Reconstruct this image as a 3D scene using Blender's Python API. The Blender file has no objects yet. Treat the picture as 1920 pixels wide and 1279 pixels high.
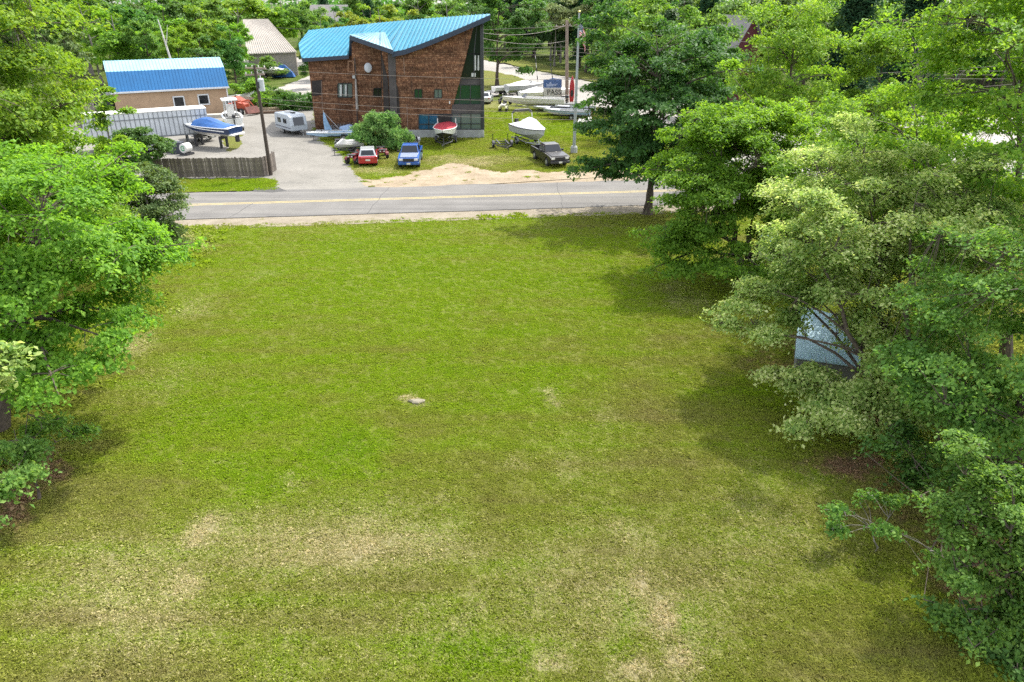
import bpy, bmesh, math, random
import numpy as np
from mathutils import Vector, Matrix

S = bpy.context.scene
COL = S.collection
R = math.radians

# ------------------------------------------------------------------ camera, light, exposure
CAM_F, CAM_PITCH, CAM_H = 1333.0, R(25.8), 14.0      # focal length in photo pixels, tilt below the horizon, height
cam = bpy.data.cameras.new('camera')
cam.sensor_width = 36.0
cam.lens = 36.0 * CAM_F / 1920.0
cam.clip_start, cam.clip_end = 0.1, 3000.0
cam_o = bpy.data.objects.new('camera', cam)
COL.objects.link(cam_o)
cam_o.location = (0, 0, CAM_H)
cam_o.rotation_euler = (R(90) - CAM_PITCH, 0, 0)
S.camera = cam_o

SUN_EL, SUN_AZ = R(56), R(40)                        # azimuth clockwise from +Y
W = bpy.data.worlds.new('World')
S.world = W
W.use_nodes = True
wn = W.node_tree
wn.nodes.clear()
w_out = wn.nodes.new('ShaderNodeOutputWorld')
w_bg = wn.nodes.new('ShaderNodeBackground')
w_sky = wn.nodes.new('ShaderNodeTexSky')
w_sky.sky_type = 'NISHITA'
w_sky.sun_disc = False
w_sky.sun_elevation = SUN_EL
w_sky.sun_rotation = SUN_AZ
w_sky.air_density = 1.0
w_sky.dust_density = 2.0
w_bg.inputs['Strength'].default_value = 0.15
w_hs = wn.nodes.new('ShaderNodeHueSaturation')           # hazy, whitish sky
w_hs.inputs['Saturation'].default_value = 0.3
wn.links.new(w_sky.outputs[0], w_hs.inputs['Color'])
wn.links.new(w_hs.outputs[0], w_bg.inputs['Color'])
wn.links.new(w_bg.outputs[0], w_out.inputs['Surface'])

sun = bpy.data.lights.new('sun', 'SUN')
sun.energy = 2.05
sun.angle = R(0.8)
sun.color = (1.0, 0.95, 0.86)
sun_o = bpy.data.objects.new('sun', sun)
COL.objects.link(sun_o)
sun_dir = Vector((math.cos(SUN_EL) * math.sin(SUN_AZ), math.cos(SUN_EL) * math.cos(SUN_AZ), math.sin(SUN_EL)))
sun_o.rotation_euler = (-sun_dir).to_track_quat('-Z', 'Y').to_euler()
sun_o.location = (60, 90, 120)

S.view_settings.view_transform = 'Standard'
S.view_settings.look = 'None'
S.view_settings.gamma = 1.0
S.view_settings.use_curve_mapping = False
S.view_settings.exposure = 1.75
S.render.film_transparent = False
try:
    S.cycles.max_bounces = 7
    S.cycles.diffuse_bounces = 3
    S.cycles.glossy_bounces = 3
    S.cycles.transmission_bounces = 5
    S.cycles.transparent_max_bounces = 6
    S.cycles.sample_clamp_indirect = 8.0
    S.cycles.use_denoising = False
except Exception:
    pass


# ------------------------------------------------------------------ surveying: a photo pixel to a place on the ground or on a wall plane
def ray(px, py):
    a = (px - 960) / CAM_F
    b = -(py - 639.5) / CAM_F
    return (a, math.cos(CAM_PITCH) + b * math.sin(CAM_PITCH), -math.sin(CAM_PITCH) + b * math.cos(CAM_PITCH))


def G(px, py, z=0.0):
    d = ray(px, py)
    t = (z - CAM_H) / d[2]
    return Vector((d[0] * t, d[1] * t, z))


def D(px, py, y):
    d = ray(px, py)
    t = y / d[1]
    return Vector((d[0] * t, y, CAM_H + d[2] * t))


def project(x, y, z):
    z = z - CAM_H
    dep = y * math.cos(CAM_PITCH) - z * math.sin(CAM_PITCH)
    u = y * math.sin(CAM_PITCH) + z * math.cos(CAM_PITCH)
    return 960 + CAM_F * x / dep, 639.5 - CAM_F * u / dep


# ------------------------------------------------------------------ materials
def nodes_of(name):
    m = bpy.data.materials.new(name)
    m.use_nodes = True
    nt = m.node_tree
    nt.nodes.clear()
    out = nt.nodes.new('ShaderNodeOutputMaterial')
    return m, nt, out


def N(nt, t, **kw):
    n = nt.nodes.new(t)
    for k, v in kw.items():
        if k in n.inputs:
            n.inputs[k].default_value = v
        else:
            setattr(n, k, v)
    return n


def mixc(nt, fac, a, b, mode='MIX'):
    n = nt.nodes.new('ShaderNodeMix')
    n.data_type = 'RGBA'
    n.blend_type = mode
    n.clamp_factor = True
    for sock, v in ((n.inputs[0], fac), (n.inputs[6], a), (n.inputs[7], b)):
        if isinstance(v, bpy.types.NodeSocket):
            nt.links.new(v, sock)
        elif isinstance(v, (int, float)):
            sock.default_value = v
        else:
            sock.default_value = (*v[:3], 1)
    return n.outputs[2]


def mth(nt, op, a, b=0.0, clamp=False):
    n = nt.nodes.new('ShaderNodeMath')
    n.operation = op
    n.use_clamp = clamp
    for i, v in enumerate((a, b)):
        if isinstance(v, bpy.types.NodeSocket):
            nt.links.new(v, n.inputs[i])
        else:
            n.inputs[i].default_value = v
    return n.outputs[0]


def ramp(nt, fac, stops):
    n = nt.nodes.new('ShaderNodeValToRGB')
    el = n.color_ramp.elements
    while len(el) < len(stops):
        el.new(0.5)
    for e, (p, c) in zip(el, stops):
        e.position = p
        e.color = (*c, 1) if len(c) == 3 else c
    if fac is not None:
        nt.links.new(fac, n.inputs[0])
    return n.outputs[0]


def noise(nt, vec, scale, detail=4.0, rough=0.55, dist=0.0):
    n = N(nt, 'ShaderNodeTexNoise', Scale=scale, Detail=detail, Roughness=rough, Distortion=dist)
    if vec is not None:
        nt.links.new(vec, n.inputs['Vector'])
    return n.outputs[0]


def gpos(nt):
    return nt.nodes.new('ShaderNodeNewGeometry').outputs['Position']


def bump(nt, h, strength, dist=0.02):
    b = N(nt, 'ShaderNodeBump', Strength=strength, Distance=dist)
    nt.links.new(h, b.inputs['Height'])
    return b.outputs[0]


_M = {}


def paint(name, col, rough=0.5, metal=0.0, vary=0.12, scale=3.0, coat=0.0, bmp=0.0, spec=0.5):
    """A painted, plastic, metal or timber surface with uneven wear."""
    if name in _M:
        return _M[name]
    m, nt, out = nodes_of(name)
    b = N(nt, 'ShaderNodeBsdfPrincipled', Roughness=rough, Metallic=metal)
    b.inputs['Specular IOR Level'].default_value = spec
    b.inputs['Coat Weight'].default_value = coat
    b.inputs['Coat Roughness'].default_value = 0.05
    tc = nt.nodes.new('ShaderNodeTexCoord').outputs['Object']
    nz = noise(nt, tc, scale, 5.0, 0.6)
    lo = tuple(max(0, c * (1 - vary)) for c in col)
    hi = tuple(min(1, c * (1 + vary)) for c in col)
    nt.links.new(ramp(nt, nz, [(0.3, lo), (0.7, hi)]), b.inputs['Base Color'])
    if bmp:
        nt.links.new(bump(nt, noise(nt, tc, scale * 6, 3.0), bmp), b.inputs['Normal'])
    nt.links.new(b.outputs[0], out.inputs[0])
    _M[name] = m
    return m


def glass(name, col, rough=0.05, spec=0.6):
    if name in _M:
        return _M[name]
    m, nt, out = nodes_of(name)
    b = N(nt, 'ShaderNodeBsdfPrincipled', Roughness=rough)
    b.inputs['Base Color'].default_value = (*col, 1)
    b.inputs['Specular IOR Level'].default_value = spec
    b.inputs['IOR'].default_value = 1.5
    tc = nt.nodes.new('ShaderNodeTexCoord').outputs['Object']
    nt.links.new(bump(nt, noise(nt, tc, 0.8, 1.0), 0.03, 0.05), b.inputs['Normal'])
    nt.links.new(b.outputs[0], out.inputs[0])
    _M[name] = m
    return m


def leaf_mat(name, stops, trans=0.4, tcol=(1.25, 1.2, 0.6), rough=0.55, big=0.35, gain=1.6):
    """Leaves: each leaf its own tint, tints drifting through the crown, light passing through."""
    m, nt, out = nodes_of(name)
    geo = nt.nodes.new('ShaderNodeNewGeometry')
    rnd = geo.outputs['Random Per Island']
    nz = noise(nt, geo.outputs['Position'], big, 3.0, 0.6)
    nz2 = noise(nt, geo.outputs['Position'], big * 3.6, 2.0, 0.6)
    f = mth(nt, 'ADD', mth(nt, 'MULTIPLY', rnd, 0.5), mth(nt, 'ADD', mth(nt, 'MULTIPLY', nz, 0.6), mth(nt, 'MULTIPLY', nz2, 0.55)))
    f = mth(nt, 'SUBTRACT', f, 0.35, True)
    oi = nt.nodes.new('ShaderNodeObjectInfo')
    c = ramp(nt, f, [(p, tuple(min(.75, v * gain) for v in col)) for p, col in stops])
    hs = N(nt, 'ShaderNodeHueSaturation')
    nt.links.new(c, hs.inputs['Color'])
    nt.links.new(mth(nt, 'ADD', 0.495, mth(nt, 'MULTIPLY', oi.outputs['Random'], 0.01)), hs.inputs['Hue'])
    nt.links.new(mth(nt, 'ADD', 0.92, mth(nt, 'MULTIPLY', oi.outputs['Random'], 0.16)), hs.inputs['Value'])
    c = hs.outputs[0]
    b = N(nt, 'ShaderNodeBsdfPrincipled', Roughness=rough)
    b.inputs['Specular IOR Level'].default_value = 0.22
    nt.links.new(c, b.inputs['Base Color'])
    t = N(nt, 'ShaderNodeBsdfTranslucent')
    nt.links.new(mixc(nt, 1.0, c, tcol, 'MULTIPLY'), t.inputs['Color'])
    mx = N(nt, 'ShaderNodeMixShader')
    mx.inputs[0].default_value = trans
    nt.links.new(b.outputs[0], mx.inputs[1])
    nt.links.new(t.outputs[0], mx.inputs[2])
    nt.links.new(mx.outputs[0], out.inputs[0])
    _M[name] = m
    return m


# greens are linear albedo
LEAF_BRIGHT = leaf_mat('leaf_bright_maple', [(0.1, (0.045, 0.11, 0.012)), (0.45, (0.085, 0.175, 0.018)), (0.8, (0.145, 0.245, 0.03)), (1, (0.22, 0.31, 0.06))], 0.52, gain=1.8)
LEAF_MAPLE = leaf_mat('leaf_green_maple', [(0.1, (0.036, 0.088, 0.016)), (0.5, (0.074, 0.138, 0.027)), (0.85, (0.13, 0.2, 0.04)), (1, (0.2, 0.26, 0.08))], 0.5, gain=2.0)
LEAF_YELLOW = leaf_mat('leaf_yellow_green', [(0.1, (0.05, 0.12, 0.012)), (0.45, (0.11, 0.2, 0.02)), (0.8, (0.18, 0.26, 0.03)), (1, (0.26, 0.32, 0.05))], 0.48)
LEAF_DARK = leaf_mat('leaf_dark_maple', [(0.1, (0.016, 0.055, 0.012)), (0.5, (0.03, 0.08, 0.018)), (0.85, (0.055, 0.115, 0.028)), (1, (0.1, 0.14, 0.05))], 0.42, gain=2.0)
LEAF_PALE = leaf_mat('leaf_pale_maple', [(0.08, (0.055, 0.105, 0.026)), (0.34, (0.115, 0.17, 0.042)), (0.58, (0.2, 0.245, 0.08)), (0.76, (0.3, 0.32, 0.15)), (0.92, (0.4, 0.41, 0.24))], 0.5, (1.15, 1.15, 0.75), gain=2.2)
LEAF_OLIVE = leaf_mat('leaf_olive', [(0.1, (0.035, 0.075, 0.022)), (0.5, (0.075, 0.12, 0.035)), (0.85, (0.13, 0.175, 0.055)), (1, (0.19, 0.22, 0.09))], 0.32)
LEAF_DEEP = leaf_mat('leaf_deep_green', [(0.1, (0.025, 0.07, 0.014)), (0.5, (0.048, 0.108, 0.02)), (0.85, (0.085, 0.15, 0.03)), (1, (0.11, 0.19, 0.045))], 0.35)
LEAF_FAR = leaf_mat('leaf_forest', [(0.1, (0.025, 0.085, 0.02)), (0.5, (0.055, 0.14, 0.025)), (0.85, (0.1, 0.19, 0.035)), (1, (0.16, 0.24, 0.05))], 0.38)
LEAF_WOOD_SHADE = leaf_mat('leaf_painted_shade', [(0.1, (0.014, 0.045, 0.012)), (0.5, (0.03, 0.075, 0.018)), (0.85, (0.055, 0.11, 0.026)), (1, (0.09, 0.14, 0.04))], 0.22, gain=1.0)  # wood-edge leaves darkened in colour to stand for their shade
LEAF_LIME = leaf_mat('leaf_lime', [(0.1, (0.1, 0.17, 0.02)), (0.5, (0.2, 0.27, 0.03)), (0.85, (0.3, 0.34, 0.05)), (1, (0.4, 0.4, 0.09))], 0.42, gain=1.15)
LEAF_CREAM = leaf_mat('leaf_cream', [(0.1, (0.1, 0.15, 0.05)), (0.5, (0.22, 0.27, 0.1)), (0.85, (0.38, 0.4, 0.19)), (1, (0.5, 0.5, 0.28))], 0.35, (1.1, 1.1, 0.8), gain=1.1)
LEAF_PINE = leaf_mat('needle_pine', [(0.1, (0.012, 0.045, 0.022)), (0.5, (0.025, 0.07, 0.032)), (0.85, (0.05, 0.1, 0.045)), (1, (0.09, 0.14, 0.07))], 0.2, (1, 1.1, .8))
LEAF_WILLOW = leaf_mat('leaf_willow', [(0.1, (0.045, 0.12, 0.03)), (0.5, (0.1, 0.19, 0.05)), (0.85, (0.2, 0.29, 0.11)), (1, (0.38, 0.44, 0.26))], 0.35, (1.1, 1.1, .75), gain=2.1)
BARK = paint('bark', (0.085, 0.065, 0.05), 0.9, vary=0.4, scale=5, bmp=0.5)
BARK_GREY = paint('bark_grey', (0.2, 0.18, 0.16), 0.9, vary=0.35, scale=5, bmp=0.4)
BARK_PALE = paint('bark_pale', (0.5, 0.47, 0.42), 0.85, vary=0.3, scale=4)

WHITE = paint('gelcoat_white', (0.78, 0.78, 0.76), 0.3, vary=0.06, coat=0.3)
OFFWHITE = paint('offwhite', (0.6, 0.59, 0.56), 0.5, vary=0.12)
BLACK = paint('black_plastic', (0.018, 0.018, 0.02), 0.5, vary=0.2)
RUBBER = paint('rubber', (0.022, 0.022, 0.022), 0.85, vary=0.2)
GALV = paint('galvanised', (0.42, 0.43, 0.44), 0.45, 0.6, 0.2)
DARKSTEEL = paint('dark_steel', (0.05, 0.05, 0.055), 0.5, 0.4, 0.25)
ALU = paint('aluminium', (0.55, 0.56, 0.57), 0.35, 0.7, 0.15)
RIM = paint('wheel_rim', (0.4, 0.4, 0.41), 0.4, 0.7, 0.1)
DGLASS = glass('dark_glass', (0.012, 0.015, 0.02))
LAMPC = paint('lamp_lens', (0.7, 0.7, 0.68), 0.15, vary=0.05)
REDLENS = paint('red_lens', (0.35, 0.02, 0.02), 0.2)
CONCRETE = paint('concrete', (0.34, 0.35, 0.34), 0.9, vary=0.18, scale=1.2, bmp=0.2)


# ------------------------------------------------------------------ mesh building
class MB:
    def __init__(self):
        self.v, self.f = [], []

    def _add(self, vs, fs):
        o = len(self.v)
        self.v += [tuple(p) for p in vs]
        self.f += [tuple(i + o for i in f) for f in fs]
        return self

    def box(self, cx, cy, cz, sx, sy, sz, rz=0.0, ry=0.0):
        m = Matrix.Rotation(rz, 3, 'Z') @ Matrix.Rotation(ry, 3, 'Y')
        vs = []
        for z in (-.5, .5):
            for x, y in ((-.5, -.5), (.5, -.5), (.5, .5), (-.5, .5)):
                vs.append(m @ Vector((x * sx, y * sy, z * sz)) + Vector((cx, cy, cz)))
        return self._add(vs, [(3, 2, 1, 0), (4, 5, 6, 7), (0, 1, 5, 4), (1, 2, 6, 5), (2, 3, 7, 6), (3, 0, 4, 7)])

    def prism(self, pts, vec):
        pts = [Vector(p) for p in pts]
        vec = Vector(vec)
        n = len(pts)
        vs = pts + [p + vec for p in pts]
        fs = [tuple(range(n))[::-1], tuple(range(n, 2 * n))] + [(i, (i + 1) % n, n + (i + 1) % n, n + i) for i in range(n)]
        return self._add(vs, fs)

    def loft(self, rings, cap0=True, cap1=True, close=True):
        n = len(rings[0])
        vs = [p for r in rings for p in r]
        fs = []
        for k in range(len(rings) - 1):
            for i in range(n if close else n - 1):
                j = (i + 1) % n
                fs.append((k * n + i, k * n + j, (k + 1) * n + j, (k + 1) * n + i))
        if cap0:
            fs.append(tuple(range(n))[::-1])
        if cap1:
            o = (len(rings) - 1) * n
            fs.append(tuple(range(o, o + n)))
        return self._add(vs, fs)

    def tube(self, path, r, n=6):
        path = [Vector(p) for p in path]
        rs = r if isinstance(r, (list, tuple)) else [r] * len(path)
        rings = []
        for i, p in enumerate(path):
            t = (path[min(i + 1, len(path) - 1)] - path[max(i - 1, 0)]).normalized()
            a = t.cross(Vector((0, 0, 1)))
            if a.length < 1e-3:
                a = Vector((1, 0, 0))
            a.normalize()
            b = t.cross(a)
            rings.append([p + (a * math.cos(2 * math.pi * k / n) + b * math.sin(2 * math.pi * k / n)) * rs[i] for k in range(n)])
        return self.loft(rings)

    def cyl(self, p0, p1, r, r1=None, n=12):
        return self.tube([p0, p1], [r, r if r1 is None else r1], n)

    def quad(self, *pts):
        return self._add(pts, [tuple(range(len(pts)))])

    def slab(self, pts, th):
        """a polygon given thickness th along its own normal, towards the back"""
        pts = [Vector(p) for p in pts]
        nrm = Vector((0, 0, 0))
        for i in range(len(pts)):
            nrm += pts[i].cross(pts[(i + 1) % len(pts)])
        nrm.normalize()
        return self.prism(pts, nrm * -th)

    def build(self, name, mat, parent=None, off=None, smooth=False, bevel=0.0, label=None, xf=None):
        vs = self.v
        if xf is not None:
            vs = [xf @ Vector(p) for p in vs]
        if off is not None:
            vs = [(p[0] - off[0], p[1] - off[1], p[2] - off[2]) for p in vs]
        me = bpy.data.meshes.new(name)
        me.from_pydata(vs, [], self.f)
        bm = bmesh.new()
        bm.from_mesh(me)
        bmesh.ops.recalc_face_normals(bm, faces=bm.faces)
        bm.to_mesh(me)
        bm.free()
        if smooth:
            me.polygons.foreach_set('use_smooth', [True] * len(me.polygons))
        me.materials.append(mat)
        o = bpy.data.objects.new(name, me)
        COL.objects.link(o)
        if parent is not None:
            o.parent = parent
        if bevel:
            md = o.modifiers.new('bevel', 'BEVEL')
            md.width = bevel
            md.segments = 2
            md.limit_method = 'ANGLE'
            md.angle_limit = R(35)
        if label:
            o['label'] = label
        return o


def tag(o, label, cat, group=None, kind=None):
    o['label'] = label
    o['category'] = cat
    if group:
        o['group'] = group
    if kind:
        o['kind'] = kind
    return o


def thing(name, label, cat, loc=(0, 0, 0), rz=0.0, group=None):
    o = bpy.data.objects.new(name, None)
    o.empty_display_size = 0.3
    COL.objects.link(o)
    o.location = loc
    o.rotation_euler = (0, 0, rz)
    return tag(o, label, cat, group)


def dup(root, loc=None, rz=None, label=None, scale=None, group=None):
    def rec(o, par):
        c = o.copy()
        COL.objects.link(c)
        if par is not None:
            c.parent = par
        for ch in KIDS.get(o.name, None) or list(o.children):
            rec(ch, c)
        return c
    c = rec(root, None)
    if loc is not None:
        c.location = loc
    if rz is not None:
        c.rotation_euler = (0, 0, rz)
    if label:
        c['label'] = label
    if scale is not None:
        c.scale = scale if not isinstance(scale, (int, float)) else (scale,) * 3
    if group:
        c['group'] = group
    return c


KIDS = {}


def structure(o):
    o['kind'] = 'structure'
    return o


def np_mesh(name, verts, faces_flat, loop_start, loop_total, mat, smooth=False):
    me = bpy.data.meshes.new(name)
    me.vertices.add(len(verts))
    me.vertices.foreach_set('co', verts.astype(np.float32).ravel())
    me.loops.add(len(faces_flat))
    me.loops.foreach_set('vertex_index', faces_flat.astype(np.int32))
    me.polygons.add(len(loop_start))
    me.polygons.foreach_set('loop_start', loop_start.astype(np.int32))
    me.polygons.foreach_set('loop_total', loop_total.astype(np.int32))
    me.update(calc_edges=True)
    if mat:
        me.materials.append(mat)
    return me


# ------------------------------------------------------------------ ground
rng0 = np.random.default_rng(5)


def vnoise(x, y, seed=0):
    """smooth value noise, about -1..1"""
    r = np.random.default_rng(seed)
    t = r.uniform(-1, 1, (64, 64))
    xi, yi = np.floor(x).astype(int), np.floor(y).astype(int)
    fx, fy = x - xi, y - yi
    fx, fy = fx * fx * (3 - 2 * fx), fy * fy * (3 - 2 * fy)
    g = lambda a, b: t[a % 64, b % 64]
    return (g(xi, yi) * (1 - fx) + g(xi + 1, yi) * fx) * (1 - fy) + (g(xi, yi + 1) * (1 - fx) + g(xi + 1, yi + 1) * fx) * fy


def fbm(x, y, seed=0, o=4):
    s, a = 0, 1.0
    for k in range(o):
        s = s + a * vnoise(x * 2 ** k, y * 2 ** k, seed + k)
        a *= 0.5
    return s


def y_near(x): return 48.55 + (x + 22.94) * 0.113      # road's near edge
def y_far(x): return 55.98 + (x + 26.07) * 0.1205      # road's far edge
def y_mid(x): return 52.32 + (x + 24.53) * 0.119       # its centre line
def y_lawn(x): return 46.75 + (x + 22.19) * 0.124      # where the lawn begins


def grass_color(nt, attr_type, blades):
    """Lawn colour by place: lush, dull, straw and leaf litter. Worn places come from the survey attributes dry / litter / lush."""
    def at(nm):
        a = nt.nodes.new('ShaderNodeAttribute')
        a.attribute_name = nm
        a.attribute_type = attr_type
        return a.outputs['Fac']
    p = gpos(nt)
    n1 = noise(nt, p, 0.32, 5.0, 0.62, 0.4)
    n2 = noise(nt, p, 3.6, 4.0, 0.65)
    n3 = noise(nt, p, 13.0, 3.0, 0.65)
    n4 = noise(nt, p, 0.13, 3.0, 0.55)
    lush = mth(nt, 'ADD', mth(nt, 'ADD', mth(nt, 'MULTIPLY', n1, 0.5), mth(nt, 'MULTIPLY', n4, 0.45)), mth(nt, 'MULTIPLY', at('lush'), 0.34), True)
    mpg = N(nt, 'ShaderNodeMapping')                      # faint mowing streaks
    mpg.inputs['Rotation'].default_value = (0, 0, -0.42)
    mpg.inputs['Scale'].default_value = (0.06, 1.1, 1)
    nt.links.new(p, mpg.inputs[0])
    lush = mth(nt, 'ADD', lush, mth(nt, 'MULTIPLY', mth(nt, 'SUBTRACT', noise(nt, mpg.outputs[0], 1.0, 3.0), 0.5), 0.55), True)
    g = ramp(nt, lush, [(0.3, (0.19, 0.18, 0.055)), (0.46, (0.19, 0.222, 0.03)), (0.64, (0.175, 0.26, 0.01)), (0.9, (0.14, 0.24, 0.006))])
    # finer greens and yellows
    g = mixc(nt, mth(nt, 'MULTIPLY', mth(nt, 'SUBTRACT', n2, 0.45, True), 1.3, True), g, (0.25, 0.275, 0.035))
    dryv = mth(nt, 'ADD', mth(nt, 'MULTIPLY', at('dry'), 0.95), mth(nt, 'ADD', mth(nt, 'MULTIPLY', mth(nt, 'SUBTRACT', n2, 0.5), 0.6), mth(nt, 'MULTIPLY', mth(nt, 'SUBTRACT', n1, 0.5), 0.45)))
    dryv = mth(nt, 'ADD', dryv, mth(nt, 'MULTIPLY', mth(nt, 'SUBTRACT', n3, 0.5), 1.0))
    if blades:
        rd = nt.nodes.new('ShaderNodeNewGeometry').outputs['Random Per Island']
        dryv = mth(nt, 'ADD', dryv, mth(nt, 'MULTIPLY', mth(nt, 'SUBTRACT', rd, 0.5), 0.3))
    dm = mth(nt, 'MULTIPLY', mth(nt, 'SUBTRACT', dryv, 0.32), 1.7, True)
    straw = ramp(nt, n3, [(0.3, (0.3, 0.25, 0.13)), (0.55, (0.47, 0.41, 0.25)), (0.75, (0.6, 0.54, 0.38))])
    c = mixc(nt, dm, g, straw)
    lit = mth(nt, 'ADD', at('litter'), mth(nt, 'MULTIPLY', mth(nt, 'SUBTRACT', n2, 0.5), 0.9))
    lm = mth(nt, 'MULTIPLY', mth(nt, 'SUBTRACT', lit, 0.35), 2.5, True)
    brown = ramp(nt, n3, [(0.3, (0.15, 0.09, 0.05)), (0.6, (0.27, 0.175, 0.11)), (0.8, (0.4, 0.29, 0.2))])
    c = mixc(nt, lm, c, brown)
    return c, n3


def grass_material(name, attr_type, blades):
    m, nt, out = nodes_of(name)
    c, n3 = grass_color(nt, attr_type, blades)
    if blades:
        geo = nt.nodes.new('ShaderNodeNewGeometry')
        rd = geo.outputs['Random Per Island']
        c = mixc(nt, 1.0, c, ramp(nt, rd, [(0.0, (1.12, 1.14, 1.1)), (0.5, (1.36, 1.35, 1.28)), (1.0, (1.56, 1.52, 1.45))]), 'MULTIPLY')
        d = N(nt, 'ShaderNodeBsdfPrincipled', Roughness=0.6)
        d.inputs['Specular IOR Level'].default_value = 0.12
        nt.links.new(c, d.inputs['Base Color'])
        t = N(nt, 'ShaderNodeBsdfTranslucent')
        nt.links.new(c, t.inputs['Color'])
        mx = N(nt, 'ShaderNodeMixShader')
        mx.inputs[0].default_value = 0.45
        nt.links.new(d.outputs[0], mx.inputs[1])
        nt.links.new(t.outputs[0], mx.inputs[2])
        nt.links.new(mx.outputs[0], out.inputs[0])
    else:
        d = N(nt, 'ShaderNodeBsdfPrincipled', Roughness=0.95)
        d.inputs['Specular IOR Level'].default_value = 0.1
        p = gpos(nt)
        soil = mixc(nt, mth(nt, 'ADD', noise(nt, p, 14.0, 4.0, 0.7), .12, True), c, (0.085, 0.08, 0.03))
        nt.links.new(soil, d.inputs['Base Color'])
        h = mth(nt, 'ADD', noise(nt, p, 7.0, 5.0, 0.7), mth(nt, 'MULTIPLY', noise(nt, p, 28.0, 2.0), 0.4))
        nt.links.new(bump(nt, h, 0.9, 0.08), d.inputs['Normal'])
        nt.links.new(d.outputs[0], out.inputs[0])
    return m


GRASS_GROUND = grass_material('lawn_ground', 'GEOMETRY', False)
GRASS_BLADE = grass_material('grass_blade', 'INSTANCER', True)

# worn places, read off the photograph as ellipses (photo pixels) and laid on the ground
DRY = [(640, 1020, 330, 80, .7), (240, 1130, 240, 170, .6), (1150, 1120, 350, 180, .55), (700, 1150, 520, 220, .4), (1450, 1000, 200, 150, .45), (1150, 850, 200, 90, .3), (300, 720, 140, 80, .35), (385, 1000, 42, 35, .9), (345, 1090, 48, 26, .95), (690, 1030, 105, 20, .92), (560, 1035, 35, 14, .8), (880, 1150, 35, 75, .6),
       (1215, 1090, 16, 40, 1.1), (1240, 1150, 22, 50, 1.1), (1285, 1225, 45, 50, .95), (1190, 1262, 55, 26, 1), (1040, 1255, 50, 26, .8), (1180, 1005, 75, 35, .6), (1090, 880, 45, 40, .45),
       (370, 585, 45, 35, .5), (240, 640, 55, 38, .65), (1265, 560, 50, 26, .55), (215, 1065, 22, 12, 1), (780, 755, 20, 6, 1), (490, 515, 60, 9, .4),
       (345, 455, 50, 22, .7), (1140, 780, 45, 35, .45), (980, 885, 30, 20, .5), (825, 930, 12, 12, .7), (1035, 748, 10, 12, .7), (1160, 720, 22, 10, .35),
       (150, 1000, 260, 260, .22), (960, 1000, 500, 130, .2), (720, 1180, 160, 70, .25), (480, 1210, 120, 40, .35), (1350, 1180, 90, 70, .4), (380, 700, 120, 60, .25),
       (1000, 1100, 120, 50, .35), (1310, 950, 120, 60, .3), (700, 880, 60, 12, .3), (540, 905, 25, 15, .6), (430, 870, 60, 16, .3), (860, 430, 600, 6, .35), (500, 610, 150, 30, .2)]
LUSH = [(700, 520, 330, 90, .7), (640, 840, 60, 60, 1.0), (1000, 520, 250, 70, .6), (450, 780, 130, 50, .75), (330, 830, 60, 20, .6), (480, 900, 60, 30, .7), (900, 1240, 100, 45, .8),
        (1175, 1170, 18, 90, .8), (1160, 600, 80, 60, .5), (850, 720, 260, 60, .5), (560, 1245, 120, 25, .4), (1300, 1180, 18, 30, .7), (300, 500, 120, 20, .4), (760, 1265, 120, 30, .5)]
LITTER = [(1580, 870, 70, 30, .95), (1700, 900, 150, 60, .6), (1450, 690, 70, 26, .6), (90, 870, 45, 40, .8), (10, 930, 50, 60, .9), (1640, 760, 130, 60, .6), (1850, 1050, 120, 120, .8),
          (300, 470, 40, 12, .8), (1450, 500, 90, 30, .6), (1800, 1200, 100, 80, .35), (1620, 1050, 40, 12, .4), (1500, 640, 60, 40, .5), (1750, 950, 200, 120, .5)]


def blobs(px, py, items):
    s = np.zeros_like(px)
    for cx, cy, rx, ry, w in items:
        d = ((px - cx) / rx) ** 2 + ((py - cy) / ry) ** 2
        s = np.maximum(s, w * np.exp(-0.7 * d))
    return s


def lawn_attrs(x, y):
    px, py = project(x, y, np.zeros_like(x))
    wob = 26
    qx = px + wob * fbm(x * 0.9, y * 0.9, 11) + 10 * fbm(x * 3, y * 3, 31)
    qy = py + wob * 0.6 * fbm(x * 0.9 + 9, y * 0.9 + 4, 21) + 6 * fbm(x * 3, y * 3, 41)
    dry, lush, lit = blobs(qx, qy, DRY), blobs(qx, qy, LUSH), blobs(qx, qy, LITTER)
    edge = np.clip((np.abs(x) - 15 - 0.12 * y) / 8, 0, 1)     # under the trees on both sides
    lit = np.maximum(lit, 0.55 * edge)
    return dry, lush, lit


def grid_mesh(name, xs, ys_fn, n_y, mat, attrs, zfn=None):
    nx = len(xs)
    X, T = np.meshgrid(xs, np.linspace(0, 1, n_y), indexing='ij')
    y0, y1 = ys_fn(X)
    Y = y0 + (y1 - y0) * T
    Z = np.zeros_like(X) if zfn is None else zfn(X, Y, T)
    V = np.stack([X, Y, Z], -1).reshape(-1, 3)
    i = np.arange(nx * n_y).reshape(nx, n_y)
    q = np.stack([i[:-1, :-1], i[1:, :-1], i[1:, 1:], i[:-1, 1:]], -1).reshape(-1, 4)
    me = np_mesh(name, V, q.ravel(), np.arange(len(q)) * 4, np.full(len(q), 4), mat, True)
    for nm, a in zip(('dry', 'lush', 'litter'), attrs(V[:, 0], V[:, 1])):
        me.attributes.new(nm, 'FLOAT', 'POINT').data.foreach_set('value', a.astype(np.float32))
    o = bpy.data.objects.new(name, me)
    COL.objects.link(o)
    return o


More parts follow.
